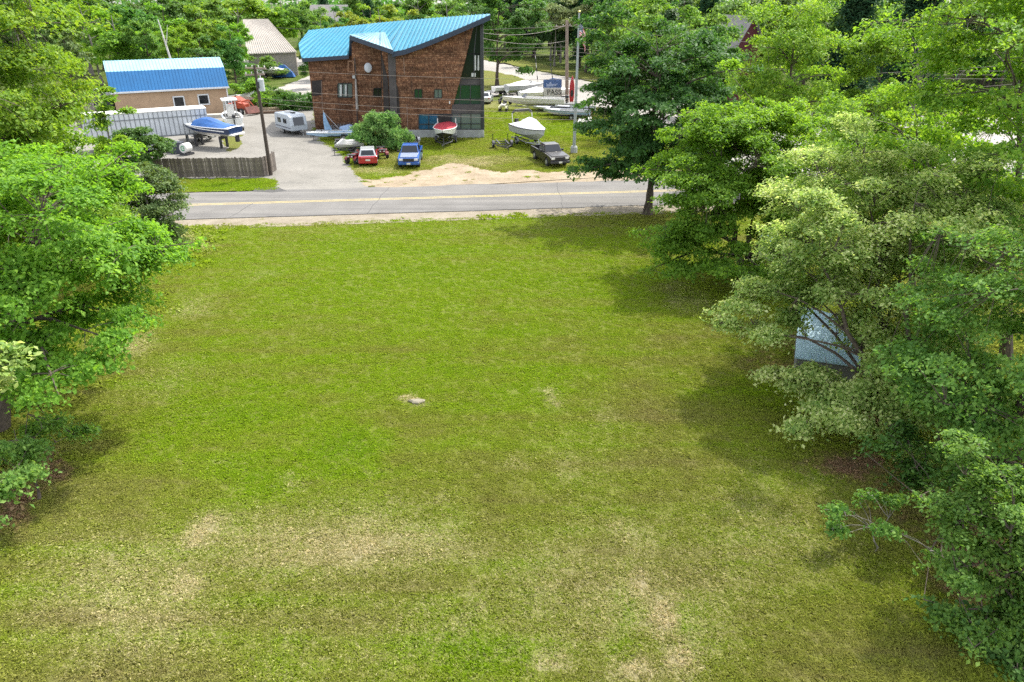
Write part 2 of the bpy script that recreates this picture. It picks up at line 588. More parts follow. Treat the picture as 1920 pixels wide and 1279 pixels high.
# terrain out to the horizon
FOREST_FLOOR, nt_, out_ = nodes_of('forest_floor')
b_ = N(nt_, 'ShaderNodeBsdfPrincipled', Roughness=1.0)
b_.inputs['Specular IOR Level'].default_value = 0.05
p_ = gpos(nt_)
nt_.links.new(ramp(nt_, noise(nt_, p_, 0.25, 8.0, 0.7), [(0.3, (0.05, 0.07, 0.018)), (0.5, (0.07, 0.1, 0.02)), (0.7, (0.12, 0.12, 0.05))]), b_.inputs['Base Color'])
nt_.links.new(bump(nt_, noise(nt_, p_, 3.0, 6.0, 0.7), 0.8, 0.2), b_.inputs['Normal'])
nt_.links.new(b_.outputs[0], out_.inputs[0])
structure(MB().quad((-1500, -1200, -.12), (1500, -1200, -.12), (1500, 1800, -.12), (-1500, 1800, -.12)).build('terrain', FOREST_FLOOR))


def lawn_y(X):
    e = 0.35 * fbm(X * 1.3, X * 0 + 3.3, 51) + 0.12 * fbm(X * 6, X * 0 + 1.3, 52)
    return np.full_like(X, -22.0), y_lawn(X) + e


def lawn_z(X, Y, T):
    return 0.05 * fbm(X * 0.35, Y * 0.35, 61) * np.clip((1 - T) * 12, 0, 1) + np.where(T > 0.985, -0.03, 0.0)


lawn = structure(grid_mesh('lawn', np.linspace(-40, 40, 270), lawn_y, 240, GRASS_GROUND, lawn_attrs, lawn_z))


def yard_attrs(x, y):
    px, py = project(x, y, np.zeros_like(x))
    qx = px + 14 * fbm(x * 0.8, y * 0.8, 71)
    qy = py + 6 * fbm(x * 0.8 + 5, y * 0.8, 72)
    dry = blobs(qx, qy, [(880, 305, 60, 10, .7), (960, 300, 60, 10, .5), (700, 320, 60, 8, .6), (1100, 205, 40, 12, .8), (930, 195, 30, 8, .5), (840, 300, 90, 8, .6), (1000, 300, 110, 12, .35), (740, 300, 25, 18, .5)])
    lush = blobs(qx, qy, [(1020, 240, 80, 20, .8), (450, 345, 90, 12, .9), (640, 285, 30, 15, .7)])
    return dry, lush, np.zeros_like(x)


yard_lawn = structure(grid_mesh('yard_lawn', np.linspace(-30, 34, 220), lambda X: (y_far(X) + 0.3, np.full_like(X, 112.0)), 190, GRASS_GROUND, yard_attrs,
                                lambda X, Y, T: 0 * X - 0.004))


def jag(pts, amp, step=0.5, seed=1, scale=0.6):
    """a polygon with its edges broken up into an uneven natural line"""
    out = []
    n = len(pts)
    for i in range(n):
        a, b = Vector(pts[i][:2]), Vector(pts[(i + 1) % n][:2])
        k = max(1, int((b - a).length / step))
        for j in range(k):
            p = a.lerp(b, j / k)
            dx = fbm(np.array([p.x * scale]), np.array([p.y * scale]), seed)[0]
            dy = fbm(np.array([p.x * scale + 7]), np.array([p.y * scale + 3]), seed + 9)[0]
            out.append((p.x + amp * dx, p.y + amp * dy))
    return out


def patch(name, pts, z, mat, amp=0.0, seed=1, step=0.5):
    p2 = jag(pts, amp, step, seed) if amp else [tuple(p[:2]) for p in pts]
    return structure(MB().quad(*[(x, y, z) for x, y in p2]).build(name, mat))


def ground_mat(name, stops, s1, s2, bmp=0.3, rough=0.95, tint=None):
    m, nt, out = nodes_of(name)
    b = N(nt, 'ShaderNodeBsdfPrincipled', Roughness=rough)
    b.inputs['Specular IOR Level'].default_value = 0.2
    p = gpos(nt)
    f = mth(nt, 'ADD', mth(nt, 'MULTIPLY', noise(nt, p, s1, 5, 0.65), 0.62), mth(nt, 'MULTIPLY', noise(nt, p, s2, 4, 0.7), 0.38))
    c = ramp(nt, f, stops)
    if tint:
        col, sc, lo = tint
        c = mixc(nt, mth(nt, 'MULTIPLY', mth(nt, 'SUBTRACT', noise(nt, p, sc, 6, 0.7), lo), 6, True), c, col)
    nt.links.new(c, b.inputs['Base Color'])
    nt.links.new(bump(nt, noise(nt, p, s2 * 2, 4, 0.7), bmp, 0.04), b.inputs['Normal'])
    nt.links.new(b.outputs[0], out.inputs[0])
    return m


def worn_lanes(m):
    nt = m.node_tree
    bs = next(n for n in nt.nodes if n.type == 'BSDF_PRINCIPLED')
    src = bs.inputs['Base Color'].links[0].from_socket
    mp = N(nt, 'ShaderNodeMapping')
    mp.inputs['Rotation'].default_value = (0, 0, -math.atan(.118))
    mp.inputs['Scale'].default_value = (0.035, 1.1, 1)
    nt.links.new(gpos(nt), mp.inputs[0])
    lane = ramp(nt, noise(nt, mp.outputs[0], 1.0, 5, .6), [(.35, (.78, .78, .79)), (.5, (1, 1, 1)), (.68, (1.16, 1.15, 1.12))])
    nt.links.new(mixc(nt, 1.0, src, lane, 'MULTIPLY'), bs.inputs['Base Color'])


ASPHALT = ground_mat('road_asphalt', [(0.3, (0.12, 0.115, 0.108)), (0.5, (0.15, 0.144, 0.136)), (0.72, (0.18, 0.173, 0.163))], 0.35, 6.0, 0.15)
worn_lanes(ASPHALT)
LOT = ground_mat('lot_asphalt', [(0.3, (0.128, 0.122, 0.108)), (0.5, (0.187, 0.177, 0.157)), (0.7, (0.236, 0.224, 0.2))], 0.3, 3.0, 0.25, tint=((0.14, 0.135, 0.13), 0.5, 0.58))
SAND = ground_mat('sandy_dirt', [(0.3, (0.17, 0.13, 0.085)), (0.5, (0.26, 0.208, 0.145)), (0.7, (0.34, 0.285, 0.21))], 0.5, 4.0, 0.4, tint=((0.13, 0.13, 0.05), 1.3, 0.56))
SHOULDER = ground_mat('shoulder_gravel', [(0.3, (0.15, 0.125, 0.09)), (0.5, (0.215, 0.185, 0.14)), (0.7, (0.28, 0.245, 0.19))], 0.7, 5.0, 0.4, tint=((0.13, 0.12, 0.045), 1.1, 0.57))
PALE = ground_mat('far_pavement', [(0.3, (0.22, 0.205, 0.19)), (0.5, (0.28, 0.263, 0.24)), (0.7, (0.32, 0.3, 0.28))], 0.12, 1.5, 0.1)
TAR = paint('tar', (0.05, 0.048, 0.046), 0.8, vary=0.3)
LINE = paint('road_paint_yellow', (0.42, 0.33, 0.12), 0.7, vary=0.25, scale=2)

xs_ = [-130, -60, -40, -26, -12, 0, 12, 26, 40, 60, 130]
patch('shoulder', [(x, y_lawn(x) - 0.7) for x in xs_] + [(x, y_near(x) + 0.15) for x in xs_[::-1]], -0.01, SHOULDER)
road_pts = []
for x in np.arange(-130, 131, 0.7):
    road_pts.append((x, y_near(x) + 0.12 * float(fbm(np.array([x * 0.7]), np.array([2.0]), 81)[0])))
for x in np.arange(130, -131, -0.9):
    road_pts.append((x, y_far(x) + 0.16 * float(fbm(np.array([x * 0.6]), np.array([5.0]), 83)[0])))
patch('road', road_pts, 0.012, ASPHALT)
ml = MB()
for s in (-.17, .17):
    ml.quad((-130, y_mid(-130) + s - .06, .016), (130, y_mid(130) + s - .06, .016), (130, y_mid(130) + s + .06, .016), (-130, y_mid(-130) + s + .06, .016))
structure(ml.build('road_marking', LINE))
mc = MB()                                             # tar-sealed edge and cracks
rc = random.Random(4)
x = -60.0
while x < 60:
    L = rc.uniform(1.5, 5)
    if rc.random() < 0.85:
        w0, w1 = rc.uniform(.05, .16), rc.uniform(.05, .16)
        ya, yb = y_near(x) - .02, y_near(x + L) - .02
        mc.quad((x, ya - w0, .0165), (x + L, yb - w1, .0165), (x + L, yb + .05, .0165), (x, ya + .05, .0165))
    x += L
for x in (-20, -10.4, 3.8, 14):
    y0, y1 = (y_near(x), y_mid(x)) if rc.random() < .6 else (y_near(x), y_far(x))
    px_, k = x, 8
    pts = []
    for j in range(k + 1):
        pts.append((px_, y0 + (y1 - y0) * j / k))
        px_ += rc.uniform(-.12, .12)
    for (xa, ya), (xb, yb) in zip(pts, pts[1:]):
        mc.quad((xa - .02, ya, .0172), (xa + .02, ya, .0172), (xb + .02, yb, .0172), (xb - .02, yb, .0172))
structure(mc.build('road_crack', TAR))

g2 = lambda pl: [G(a, b) for a, b in pl]
patch('parking_lot', g2([(519, 358), (690, 354), (662, 318), (625, 276), (606, 265), (592, 245), (592, 186), (470, 176), (250, 190), (60, 260), (60, 330), (330, 336), (500, 334), (518, 340)]), 0.004, LOT, 0.25, 3)
patch('dirt_patch', g2([(696, 354.5), (1000, 347), (1330, 336), (1330, 318), (1110, 318), (1040, 322), (985, 322), (930, 322), (890, 311), (850, 306), (815, 316), (780, 326), (735, 331), (700, 335), (672, 330), (684, 344)]), 0.008, SAND, 0.75, 7, 0.35)
patch('side_lot', [(16, y_far(16) + .3), (90, y_far(90) + .3), (110, 95), (60, 95), (33, 92), (22, 78)], 0.006, PALE, 0.3, 9)
patch('far_road', [(-60, 199), (-7.3, 190), (15, 137), (24, 121), (40, 104), (70, 88), (120, 80), (110, 70), (60, 78), (20.5, 84), (13.5, 96), (12, 106), (4.5, 113), (-2, 121), (-4.5, 111), (-40, 111), (-40, 170), (-90, 178)], 0.002, PALE, 0.3, 10)
patch('road_island', g2([(898, 172), (935, 168), (975, 162), (988, 152), (965, 142), (925, 134), (890, 130)]), 0.006, GRASS_GROUND, 0.5, 12)
patch('far_verge', [(-60, 201), (-7.3, 192), (15.6, 138), (25, 121.5), (41, 105), (71, 89), (76, 96), (45, 112), (30, 127), (20, 142), (0, 196), (-60, 214)], 0.001, GRASS_GROUND, 0.3, 13)
patch('weed_patch', g2([(398, 226), (424, 226), (452, 262), (458, 276), (436, 284), (408, 262)]), 0.0085, GRASS_GROUND, 0.5, 15)
patch('dark_patch', g2([(478, 352), (520, 352), (540, 357), (512, 361), (470, 360)]), 0.0145, TAR, 0.15, 14)  # flat dark patch where the lot meets the road

# ------------------------------------------------------------------ grass blades on the lawns
TUFTS = bpy.data.collections.new('tuft_sources')


def tuft(seed, n, h, spread):
    r = np.random.default_rng(seed)
    V, F_ = [], []
    for k in range(n):
        a = r.uniform(0, 2 * np.pi)
        rad = spread * np.sqrt(r.uniform())
        bx, by = rad * np.cos(a), rad * np.sin(a)
        d = r.uniform(0, 2 * np.pi)
        lean = r.uniform(0.5, 1.6)
        hh = h * r.uniform(0.5, 1.15)
        w = 0.0095 * r.uniform(0.7, 1.3)
        ux, uy = np.cos(d), np.sin(d)
        o = len(V)
        V += [(bx - uy * w, by + ux * w, 0), (bx + uy * w, by - ux * w, 0),
              (bx + ux * hh * lean * .5 + uy * w * .8, by + uy * hh * lean * .5 - ux * w * .8, hh * .6),
              (bx + ux * hh * lean, by + uy * hh * lean, hh * max(.15, 1 - .5 * lean))]
        F_ += [(o, o + 1, o + 2), (o, o + 2, o + 3)]
    me = bpy.data.meshes.new('tuft')
    me.from_pydata(V, [], F_)
    me.materials.append(GRASS_BLADE)
    o = bpy.data.objects.new('tuft', me)
    TUFTS.objects.link(o)


for s_, n_, h_, sp_ in ((1, 44, .06, .17), (2, 38, .07, .15), (3, 48, .048, .2), (4, 30, .088, .13), (5, 42, .055, .18)):
    tuft(s_, n_, h_, sp_)


def scatter(name, base, dens, label, seed, smin, smax):
    """blades grown over a lawn by geometry nodes; density comes from the vertices"""
    me = base.data.copy()
    me.name = name
    V = np.empty(len(me.vertices) * 3, np.float32)
    me.vertices.foreach_get('co', V)
    V = V.reshape(-1, 3)
    me.attributes.new('dens', 'FLOAT', 'POINT').data.foreach_set('value', dens(V[:, 0], V[:, 1]).astype(np.float32))
    o = bpy.data.objects.new(name, me)
    COL.objects.link(o)
    o['kind'] = 'stuff'
    tag(o, label, 'grass', kind='stuff')
    ng = bpy.data.node_groups.new(name, 'GeometryNodeTree')
    ng.interface.new_socket('Geometry', in_out='INPUT', socket_type='NodeSocketGeometry')
    ng.interface.new_socket('Geometry', in_out='OUTPUT', socket_type='NodeSocketGeometry')
    gi, go = ng.nodes.new('NodeGroupInput'), ng.nodes.new('NodeGroupOutput')
    dp = ng.nodes.new('GeometryNodeDistributePointsOnFaces')
    dp.inputs['Seed'].default_value = seed
    na = ng.nodes.new('GeometryNodeInputNamedAttribute')
    na.data_type = 'FLOAT'
    na.inputs['Name'].default_value = 'dens'
    ci = ng.nodes.new('GeometryNodeCollectionInfo')
    ci.inputs['Collection'].default_value = TUFTS
    ci.inputs['Separate Children'].default_value = True
    ci.inputs['Reset Children'].default_value = True
    ip = ng.nodes.new('GeometryNodeInstanceOnPoints')
    ip.inputs['Pick Instance'].default_value = True
    rr = ng.nodes.new('FunctionNodeRandomValue')
    rr.data_type = 'FLOAT_VECTOR'
    rr.inputs[0].default_value = (-.12, -.12, 0)
    rr.inputs[1].default_value = (.12, .12, 6.283)
    rs = ng.nodes.new('FunctionNodeRandomValue')
    rs.data_type = 'FLOAT'
    rs.inputs[2].default_value = smin
    rs.inputs[3].default_value = smax
    L = ng.links.new
    L(gi.outputs[0], dp.inputs['Mesh'])
    L(na.outputs['Attribute'], dp.inputs['Density'])
    L(dp.outputs['Points'], ip.inputs['Points'])
    L(ci.outputs[0], ip.inputs['Instance'])
    L(rr.outputs[0], ip.inputs['Rotation'])
    L(rs.outputs[1], ip.inputs['Scale'])
    L(ip.outputs['Instances'], go.inputs[0])
    md = o.modifiers.new('blades', 'NODES')
    md.node_group = ng
    return o


def lawn_density(x, y):
    px, py = project(x, y, np.zeros_like(x))
    vis = (px > -120) & (px < 2040) & (py < 1330) & (y > 5)
    base = np.interp(y, [8, 20, 35, 52], [85, 62, 34, 24])
    dry, lush, lit = lawn_attrs(x, y)
    thin = 0.62 + 0.38 * np.clip(fbm(x * 2.2, y * 2.2, 91) * 1.1 + 0.5, 0, 1)
    return np.where(vis, base * thin * (1 - 0.35 * np.clip(dry, 0, 1)) * (1 - 0.55 * np.clip(lit, 0, 1)), 0)


scatter('grass', lawn, lawn_density, 'patchy mown green grass with straw coloured worn patches on the big lawn', 3, .6, 1.35)
def inside(x, y, poly):
    c = np.zeros(x.shape, bool)
    for (xa, ya), (xb, yb) in zip(poly, poly[1:] + poly[:1]):
        if ya != yb:
            c ^= ((ya > y) != (yb > y)) & (x < (xb - xa) * (y - ya) / (yb - ya) + xa)
    return c


def yard_density(x, y):
    bare = np.zeros(x.shape, bool)
    for nm in ('parking_lot', 'dirt_patch', 'side_lot', 'far_road'):
        me = bpy.data.objects[nm].data
        bare |= inside(x, y, [tuple(v.co[:2]) for v in me.vertices])
    rim = fbm(x * 2.0, y * 2.0, 95) > 0.75
    return np.where((y < 104) & (x < 26) & (x > -29) & (~bare | (rim & (y < 66) & (x > -12))), np.where(bare, 6.0, np.interp(y, [60, 80, 104], [16, 12, 6])), 0)


scatter('yard_grass', yard_lawn, yard_density, 'green grass growing round the boats beside the shingled building', 5, 1.0, 1.9)


def edge_density(x, y):
    px, py = project(x, y, np.zeros_like(x))
    e = np.clip((np.abs(x) - 13.2 - 0.1 * y) / 3.0, 0, 1)
    road_side = (y > y_lawn(x) - .5)
    patchy = np.clip(fbm(x * .8, y * .8, 97) + .25, 0, 1)
    return np.where((px > -150) & (px < 2070) & (y > 7), 9 * e * patchy + 5 * road_side * patchy, 0)


scatter('tall_grass', lawn, edge_density, 'longer unmown grass and weeds under the trees along both sides of the lawn', 9, 1.8, 4.2)

# ------------------------------------------------------------------ buildings
def shingle_mat(name, cols, row=0.19, wid=0.13, squash=1.0):
    m, nt, out = nodes_of(name)
    b = N(nt, 'ShaderNodeBsdfPrincipled', Roughness=0.9)
    b.inputs['Specular IOR Level'].default_value = 0.2
    tc = nt.nodes.new('ShaderNodeTexCoord').outputs['Object']
    sx = nt.nodes.new('ShaderNodeSeparateXYZ')
    nt.links.new(tc, sx.inputs[0])
    cx = nt.nodes.new('ShaderNodeCombineXYZ')
    nt.links.new(mth(nt, 'ADD', sx.outputs[0], sx.outputs[1]), cx.inputs[0])
    nt.links.new(sx.outputs[2], cx.inputs[1])
    br = N(nt, 'ShaderNodeTexBrick')
    br.offset, br.squash = 0.43, 1.0
    for k, v in (('Scale', 1.0), ('Mortar Size', 0.02), ('Mortar Smooth', 0.3), ('Bias', 0.0), ('Brick Width', wid), ('Row Height', row)):
        br.inputs[k].default_value = v
    br.inputs['Color1'].default_value = (0, 0, 0, 1)
    br.inputs['Color2'].default_value = (1, 1, 1, 1)
    br.inputs['Mortar'].default_value = (0.2, 0.2, 0.2, 1)
    nt.links.new(cx.outputs[0], br.inputs['Vector'])
    rgb = nt.nodes.new('ShaderNodeSeparateColor')
    nt.links.new(br.outputs[0], rgb.inputs[0])
    f = mth(nt, 'ADD', mth(nt, 'MULTIPLY', rgb.outputs[0], 0.45), mth(nt, 'MULTIPLY', noise(nt, tc, 0.55, 6, 0.7), 0.6))
    c = ramp(nt, f, cols)
    mh = N(nt, 'ShaderNodeMapping')                      # uneven courses
    mh.inputs['Scale'].default_value = (0.5, 0.5, 3.2)
    nt.links.new(tc, mh.inputs[0])
    c = mixc(nt, 1.0, c, ramp(nt, noise(nt, mh.outputs[0], 1.0, 4, .7), [(.34, (.55, .55, .55)), (.5, (1, 1, 1)), (.66, (1.55, 1.5, 1.42))]), 'MULTIPLY')
    # weathered vertical streaks
    mp = N(nt, 'ShaderNodeMapping')
    mp.inputs['Scale'].default_value = (1.6, 1.6, 0.12)
    nt.links.new(tc, mp.inputs[0])
    st = noise(nt, mp.outputs[0], 1.0, 5, 0.65)
    c = mixc(nt, mth(nt, 'MULTIPLY', mth(nt, 'SUBTRACT', st, 0.56, True), 4.0, True), c, (0.035, 0.026, 0.022))
    nt.links.new(c, b.inputs['Base Color'])
    h = mth(nt, 'ADD', mth(nt, 'MULTIPLY', br.outputs[1], -1.0), mth(nt, 'MULTIPLY', rgb.outputs[0], 0.7))
    nt.links.new(bump(nt, h, 0.8, 0.03), b.inputs['Normal'])
    nt.links.new(b.outputs[0], out.inputs[0])
    return m


SHINGLE = shingle_mat('cedar_shingle', [(0.2, (0.065, 0.031, 0.018)), (0.42, (0.15, 0.073, 0.041)), (0.6, (0.225, 0.117, 0.067)), (0.8, (0.33, 0.195, 0.12))])
TAN = paint('tan_siding', (0.4, 0.275, 0.175), .8, vary=.16, scale=.9)
ROOF_TEAL = paint('roof_metal_teal', (0.016, 0.195, 0.3), 0.5, 0.1, 0.1, 0.6)
ROOF_TEAL_GLARE = paint('roof_metal_teal_glare', (0.17, 0.33, 0.4), 0.5, 0.1, 0.08, 0.6)  # dormer's teal metal with the sky glare mixed into its colour
ROOF_BLUE = paint('roof_metal_blue', (0.012, 0.125, 0.31), 0.5, 0.1, 0.1, 0.7)
ROOF_BLUE_SHEEN = paint('roof_metal_blue_sheen', (0.23, 0.43, 0.49), 0.55, 0.1, 0.1, 0.7)  # upper slope of the same blue roof, sky reflection put into the colour
ROOF_TAN = paint('roof_metal_tan', (0.4, 0.36, 0.31), 0.5, 0.1, 0.1, 0.6)
NAVY = paint('fascia_navy', (0.018, 0.032, 0.06), 0.5)
BAND = paint('weathered_band', (0.07, 0.062, 0.06), 0.85, vary=0.35, scale=1.2)
FRAME = paint('dark_frame', (0.03, 0.034, 0.036), 0.6, vary=0.3)
GREENGLASS = glass('green_glass', (0.012, 0.05, 0.026), 0.08, .4)
DEEPGLASS = glass('deep_glass', (0.006, 0.014, 0.012), 0.06, .3)
BLUEGLASS = glass('blue_glass', (0.02, 0.09, 0.16), 0.08)
PALEGLASS = glass('pale_glass', (0.1, 0.14, 0.13), 0.1)
CURTAIN = paint('curtain', (0.5, 0.52, 0.5), 0.8, vary=0.15)
TRIM = paint('white_trim', (0.62, 0.64, 0.66), 0.5, vary=0.08)
STAIN = paint('mineral_stain', (0.32, 0.29, 0.27), 0.9, vary=0.5, scale=1.5)
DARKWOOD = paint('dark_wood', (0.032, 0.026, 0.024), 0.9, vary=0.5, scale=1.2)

# ---- the shingled building with its swept roof
YW, YL, YG = 80.8, 85.9, 81.1                            # planes of the right wing, the left wing, the glass prow
O = Vector((-12.0, 84.0, 0.0))
sb = thing('shingled_building', 'brown cedar shingled building with a swept teal metal roof and a glass prow', 'building', O)


def part(mb, name, mat, parent=sb, off=O, **k):
    return mb.build(name, mat, parent, off, **k)


def pl(pts, y):
    return [D(a, b, y) for a, b in pts]


def gp(px, y):                                            # foot of a wall at photo column px on plane y
    p = D(px, 250, y)
    lo, hi = 200.0, 400.0
    for _ in range(40):
        mid = (lo + hi) / 2
        if D(px, mid, y).z > 0:
            lo = mid
        else:
            hi = mid
    return D(px, lo, y)


zb = D(800, 243.5, YW).z                                  # top of the concrete plinth
# right wing wall: upper edge follows the swept eave, right edge slants inwards
wall_r = [D(716, 244, YW), D(846, 244, YW), D(847.5, 213, YW), D(850.5, 195, YW), D(871, 118, YW), D(888.5, 47, YW), D(838, 68, YW), D(790, 86, YW), D(757, 98, YW), D(736, 100, YW), D(716, 96, YW)]
w_main = part(MB().prism(wall_r, (0, 0.28, 0)), 'front_wall', SHINGLE)
c0 = gp(716, YW)
c1 = gp(907.5, YW)
part(MB().prism([(c0.x, YW - .08, 0), (c1.x, YW - .08, 0), (c1.x, YW - .08, zb), (c0.x, YW - .08, zb)], (0, .6, 0)), 'foundation', CONCRETE)
rx = D(900, 100, 95.5).x
# dormer wing and left wing
YD = 83.6
wd = [gp(663, YD), gp(722, YD), D(720, 94, YD), D(690, 84, YD), D(659, 72, YD)]
part(MB().prism(wd, (0, 8, 0)), 'dormer_wall', SHINGLE)
wl = [gp(592, YL), gp(668, YL), D(662, 104, YL), D(577, 111, YL)]
part(MB().prism(wl, (0, 9, 0)), 'wing_wall', SHINGLE)
# dark recess between the wings, with two posts
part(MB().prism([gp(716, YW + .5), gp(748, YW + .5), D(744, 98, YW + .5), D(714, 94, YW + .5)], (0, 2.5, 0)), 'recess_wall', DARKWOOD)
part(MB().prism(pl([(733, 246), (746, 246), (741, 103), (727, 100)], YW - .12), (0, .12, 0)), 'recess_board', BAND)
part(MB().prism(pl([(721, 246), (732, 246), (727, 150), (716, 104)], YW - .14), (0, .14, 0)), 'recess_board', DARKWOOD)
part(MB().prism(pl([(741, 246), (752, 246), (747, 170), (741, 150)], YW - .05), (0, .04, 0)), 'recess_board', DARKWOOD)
# back and sides so that the house is whole
bx0, bx1 = gp(592, YL).x, c1.x
part(MB().prism([(bx0, 95.5, 0), (rx, 95.5, 0), (rx, 95.5, 9.2), (bx0, 95.5, 9.2)], (0, .3, 0)), 'rear_wall', SHINGLE)
zr = D(905, 42, YG).z
part(MB().prism([(c1.x - .3, YG + .3, 0), (rx, 95.45, 0), (rx, 95.45, 9.6), (c1.x - .3, YG + .3, zr - .3)], (-.25, 0, 0)), 'side_wall', SHINGLE)

# roof: long metal panels laid side by side between the swept eave and the ridge, each with its raised seam
front = [(519, 113.5, 85.2), (566, 110, 85.2), (610, 107, 85.1), (654, 104, 84.6), (656, 75, 86.6), (690, 75, 86.6), (722, 79, 86.2), (737, 97.5, 80.15), (757, 94, 80.05), (790, 82.5, 80.0), (838, 63.5, 79.9), (880, 45.5, 79.9), (919, 28.5, 79.9)]
left_edge = [(566, 110, 85.2), (559, 82.5, 90.0), (579, 57, 97.0)]


def along(tab, x):
    for a, b in zip(tab, tab[1:]):
        if x <= b[0]:
            t = (x - a[0]) / (b[0] - a[0])
            return D(x, a[1] + (b[1] - a[1]) * t, a[2] + (b[2] - a[2]) * t)
    return D(*tab[-1])


NP = 47
rows = []
for i in range(NP + 1):
    t = i / NP
    xr = 579 + 340 * t
    back = D(xr, 57 - 31 * t - 2.2 * math.sin(math.pi * t), 97 - 13 * t ** 1.6)
    xf = 512 + 407 * t
    if xf < 566:
        u = (566 - xf) / 54.0                              # starts on the gable end
        a, b = (left_edge[0], left_edge[1]) if u < .5 else (left_edge[1], left_edge[2])
        v = (u * 2) % 1.0 if u < 1 else 1.0
        fr = D(a[0] + (b[0] - a[0]) * v, a[1] + (b[1] - a[1]) * v, a[2] + (b[2] - a[2]) * v)
    else:
        fr = along(front, xf)
    rows.append((fr, back))
up = Vector((0, 0, 1))
deck = MB()
for (f0, k0), (f1, k1) in zip(rows, rows[1:]):
    deck.prism([f0 - up * .06, f1 - up * .06, k1 - up * .06, k0 - up * .06], (0, 0, -.16))
roof = part(deck, 'roof', paint('roof_deck_dark_teal', (0.01, 0.075, 0.12), .6))  # dark teal deck showing in the gaps between panels
for (f0, k0), (f1, k1) in zip(rows, rows[1:]):
    m = MB()
    d = (f1 - f0)
    e = (k1 - k0)
    m.prism([f0 + d * .13, f1 - d * .13, k1 - e * .13, k0 + e * .13], (0, 0, -.05))
    if d.length > 1e-3:
        m.prism([f0 + d * .13, f0 + d * .24, k0 + e * .24, k0 + e * .13], (0, 0, .07))
    m.build('roof_panel', ROOF_TEAL, roof, O)
fl = [along(front, x) for x in (566, 600, 654)]
for a, b in zip(fl, fl[1:]):
    part(MB().prism([a + Vector((0, -.06, .03)), b + Vector((0, -.06, .03)), b + Vector((0, -.06, -.36)), a + Vector((0, -.06, -.36))], (0, .12, 0)), 'fascia', NAVY)
fr_ = [D(735, 98, 80.1)] + [along(front, x) for x in (738, 757, 790, 838, 880, 919)]
for a, b in zip(fr_, fr_[1:]):
    part(MB().prism([a + Vector((0, -.07, .03)), b + Vector((0, -.07, .03)), b + Vector((0, -.07, -.46)), a + Vector((0, -.07, -.46))], (0, .14, 0)), 'fascia', NAVY)
tip = D(919, 28.5, 79.9)
part(MB().prism([tip + Vector((0, -.05, 0)), D(919, 26, 84) + Vector((.02, 0, .02)), D(905, 38, 84), D(905, 41, 79.9)], (0.0, 0, -.25)), 'soffit', NAVY)
# dormer roof and its cheek
dr = [D(656, 68.5, 82.9), D(737, 96.5, 79.95), D(722, 62, 86.5), D(694, 64.5, 86.2)]
drf = part(MB().prism([p + up * .12 for p in dr], (0, 0, -.2)), 'dormer_roof', ROOF_TEAL_GLARE)
for i in range(12):
    t = i / 11.5
    a = dr[0].lerp(dr[1], t)
    b = dr[3].lerp(dr[2], t)
    MB().prism([a + up * .13, a.lerp(dr[1], .02) + up * .13, b.lerp(dr[2], .02) + up * .13, b + up * .13], (0, 0, .06)).build('seam', ROOF_TEAL_GLARE, drf, O)
part(MB().prism([dr[0] + Vector((0, -.08, .14)), dr[1] + Vector((0, -.08, .14)), dr[1] + Vector((0, -.08, -.3)), dr[0] + Vector((0, -.08, -.34))], (0, .16, 0)), 'dormer_fascia', NAVY)
part(MB().prism([D(655, 69, 83.1), D(660, 72, 83.1), D(662, 104, 84.9), D(654, 104.5, 84.9)], (.15, .3, 0)), 'dormer_cheek', NAVY)
part(MB().tube([D(713, 92, 81.6), D(712.5, 57, 81.6)], .035), 'vent_pipe', DARKSTEEL)

# glass prow
corner = [gp(907.5, YG), D(899, 244, YG), D(899, 40, YG), D(906, 37, YG)]
part(MB().prism([D(901.5, 244, YW), D(908, 244, YW), D(906, 37, YW), D(900, 40, YW)], (0, .6, 0)), 'corner_post', FRAME)


def window(poly, y, mat, name='window', bars_v=(), bars_h=(), fr=FRAME, w=.09, parent=sb, off=O, proud=.06):
    P_ = [D(a, b, y) for a, b in poly]
    fm = MB()
    n = len(P_)
    for i in range(n):
        a, b = P_[i], P_[(i + 1) % n]
        d = (b - a).normalized()
        nrm = Vector((-d.z, 0, d.x)) * w
        fm.prism([a + Vector((0, -proud, 0)), b + Vector((0, -proud, 0)), b + nrm + Vector((0, -proud, 0)), a + nrm + Vector((0, -proud, 0))], (0, proud + .02, 0))
    for a, b in list(bars_v) + list(bars_h):
        a, b = D(*a, y), D(*b, y)
        d = (b - a).normalized()
        nrm = Vector((-d.z, 0, d.x)) * w * .5
        fm.prism([a - nrm + Vector((0, -proud + .005, 0)), b - nrm + Vector((0, -proud + .005, 0)), b + nrm + Vector((0, -proud + .005, 0)), a + nrm + Vector((0, -proud + .005, 0))], (0, proud, 0))
    f = fm.build(name, fr, parent, off)
    MB().prism(P_, (0, .05, 0)).build('pane', mat, f, off)
    return f


window([(889.5, 49), (900, 42), (900.5, 100), (875, 100)], YG, DEEPGLASS, bars_v=[((894, 47), (889, 100))])
window([(874.5, 102), (900.5, 102), (901, 148), (861.5, 148)], YG, DEEPGLASS, bars_v=[((889, 102), (889, 148))])
for x0 in (889.8, 895.8):
    part(MB().prism(pl([(x0, 104), (x0 + 2.6, 104), (x0 + 2.8, 132), (x0 - .6, 132)], YG - .015), (0, .01, 0)), 'curtain', CURTAIN)
part(MB().prism(pl([(884, 137), (892, 137), (892, 144), (884, 144)], YG - .02), (0, .01, 0)), 'curtain', CURTAIN)
part(MB().prism(pl([(861, 149), (902, 149), (902.5, 159), (858, 159)], YG - .05), (0, .5, 0)), 'floor_band', BAND)
window([(858, 160), (902.5, 160), (902.5, 195), (850, 195)], YG, GREENGLASS, bars_v=[((882, 160), (882, 195)), ((864, 160), (862, 195))], bars_h=[((853, 186), (902, 186))])
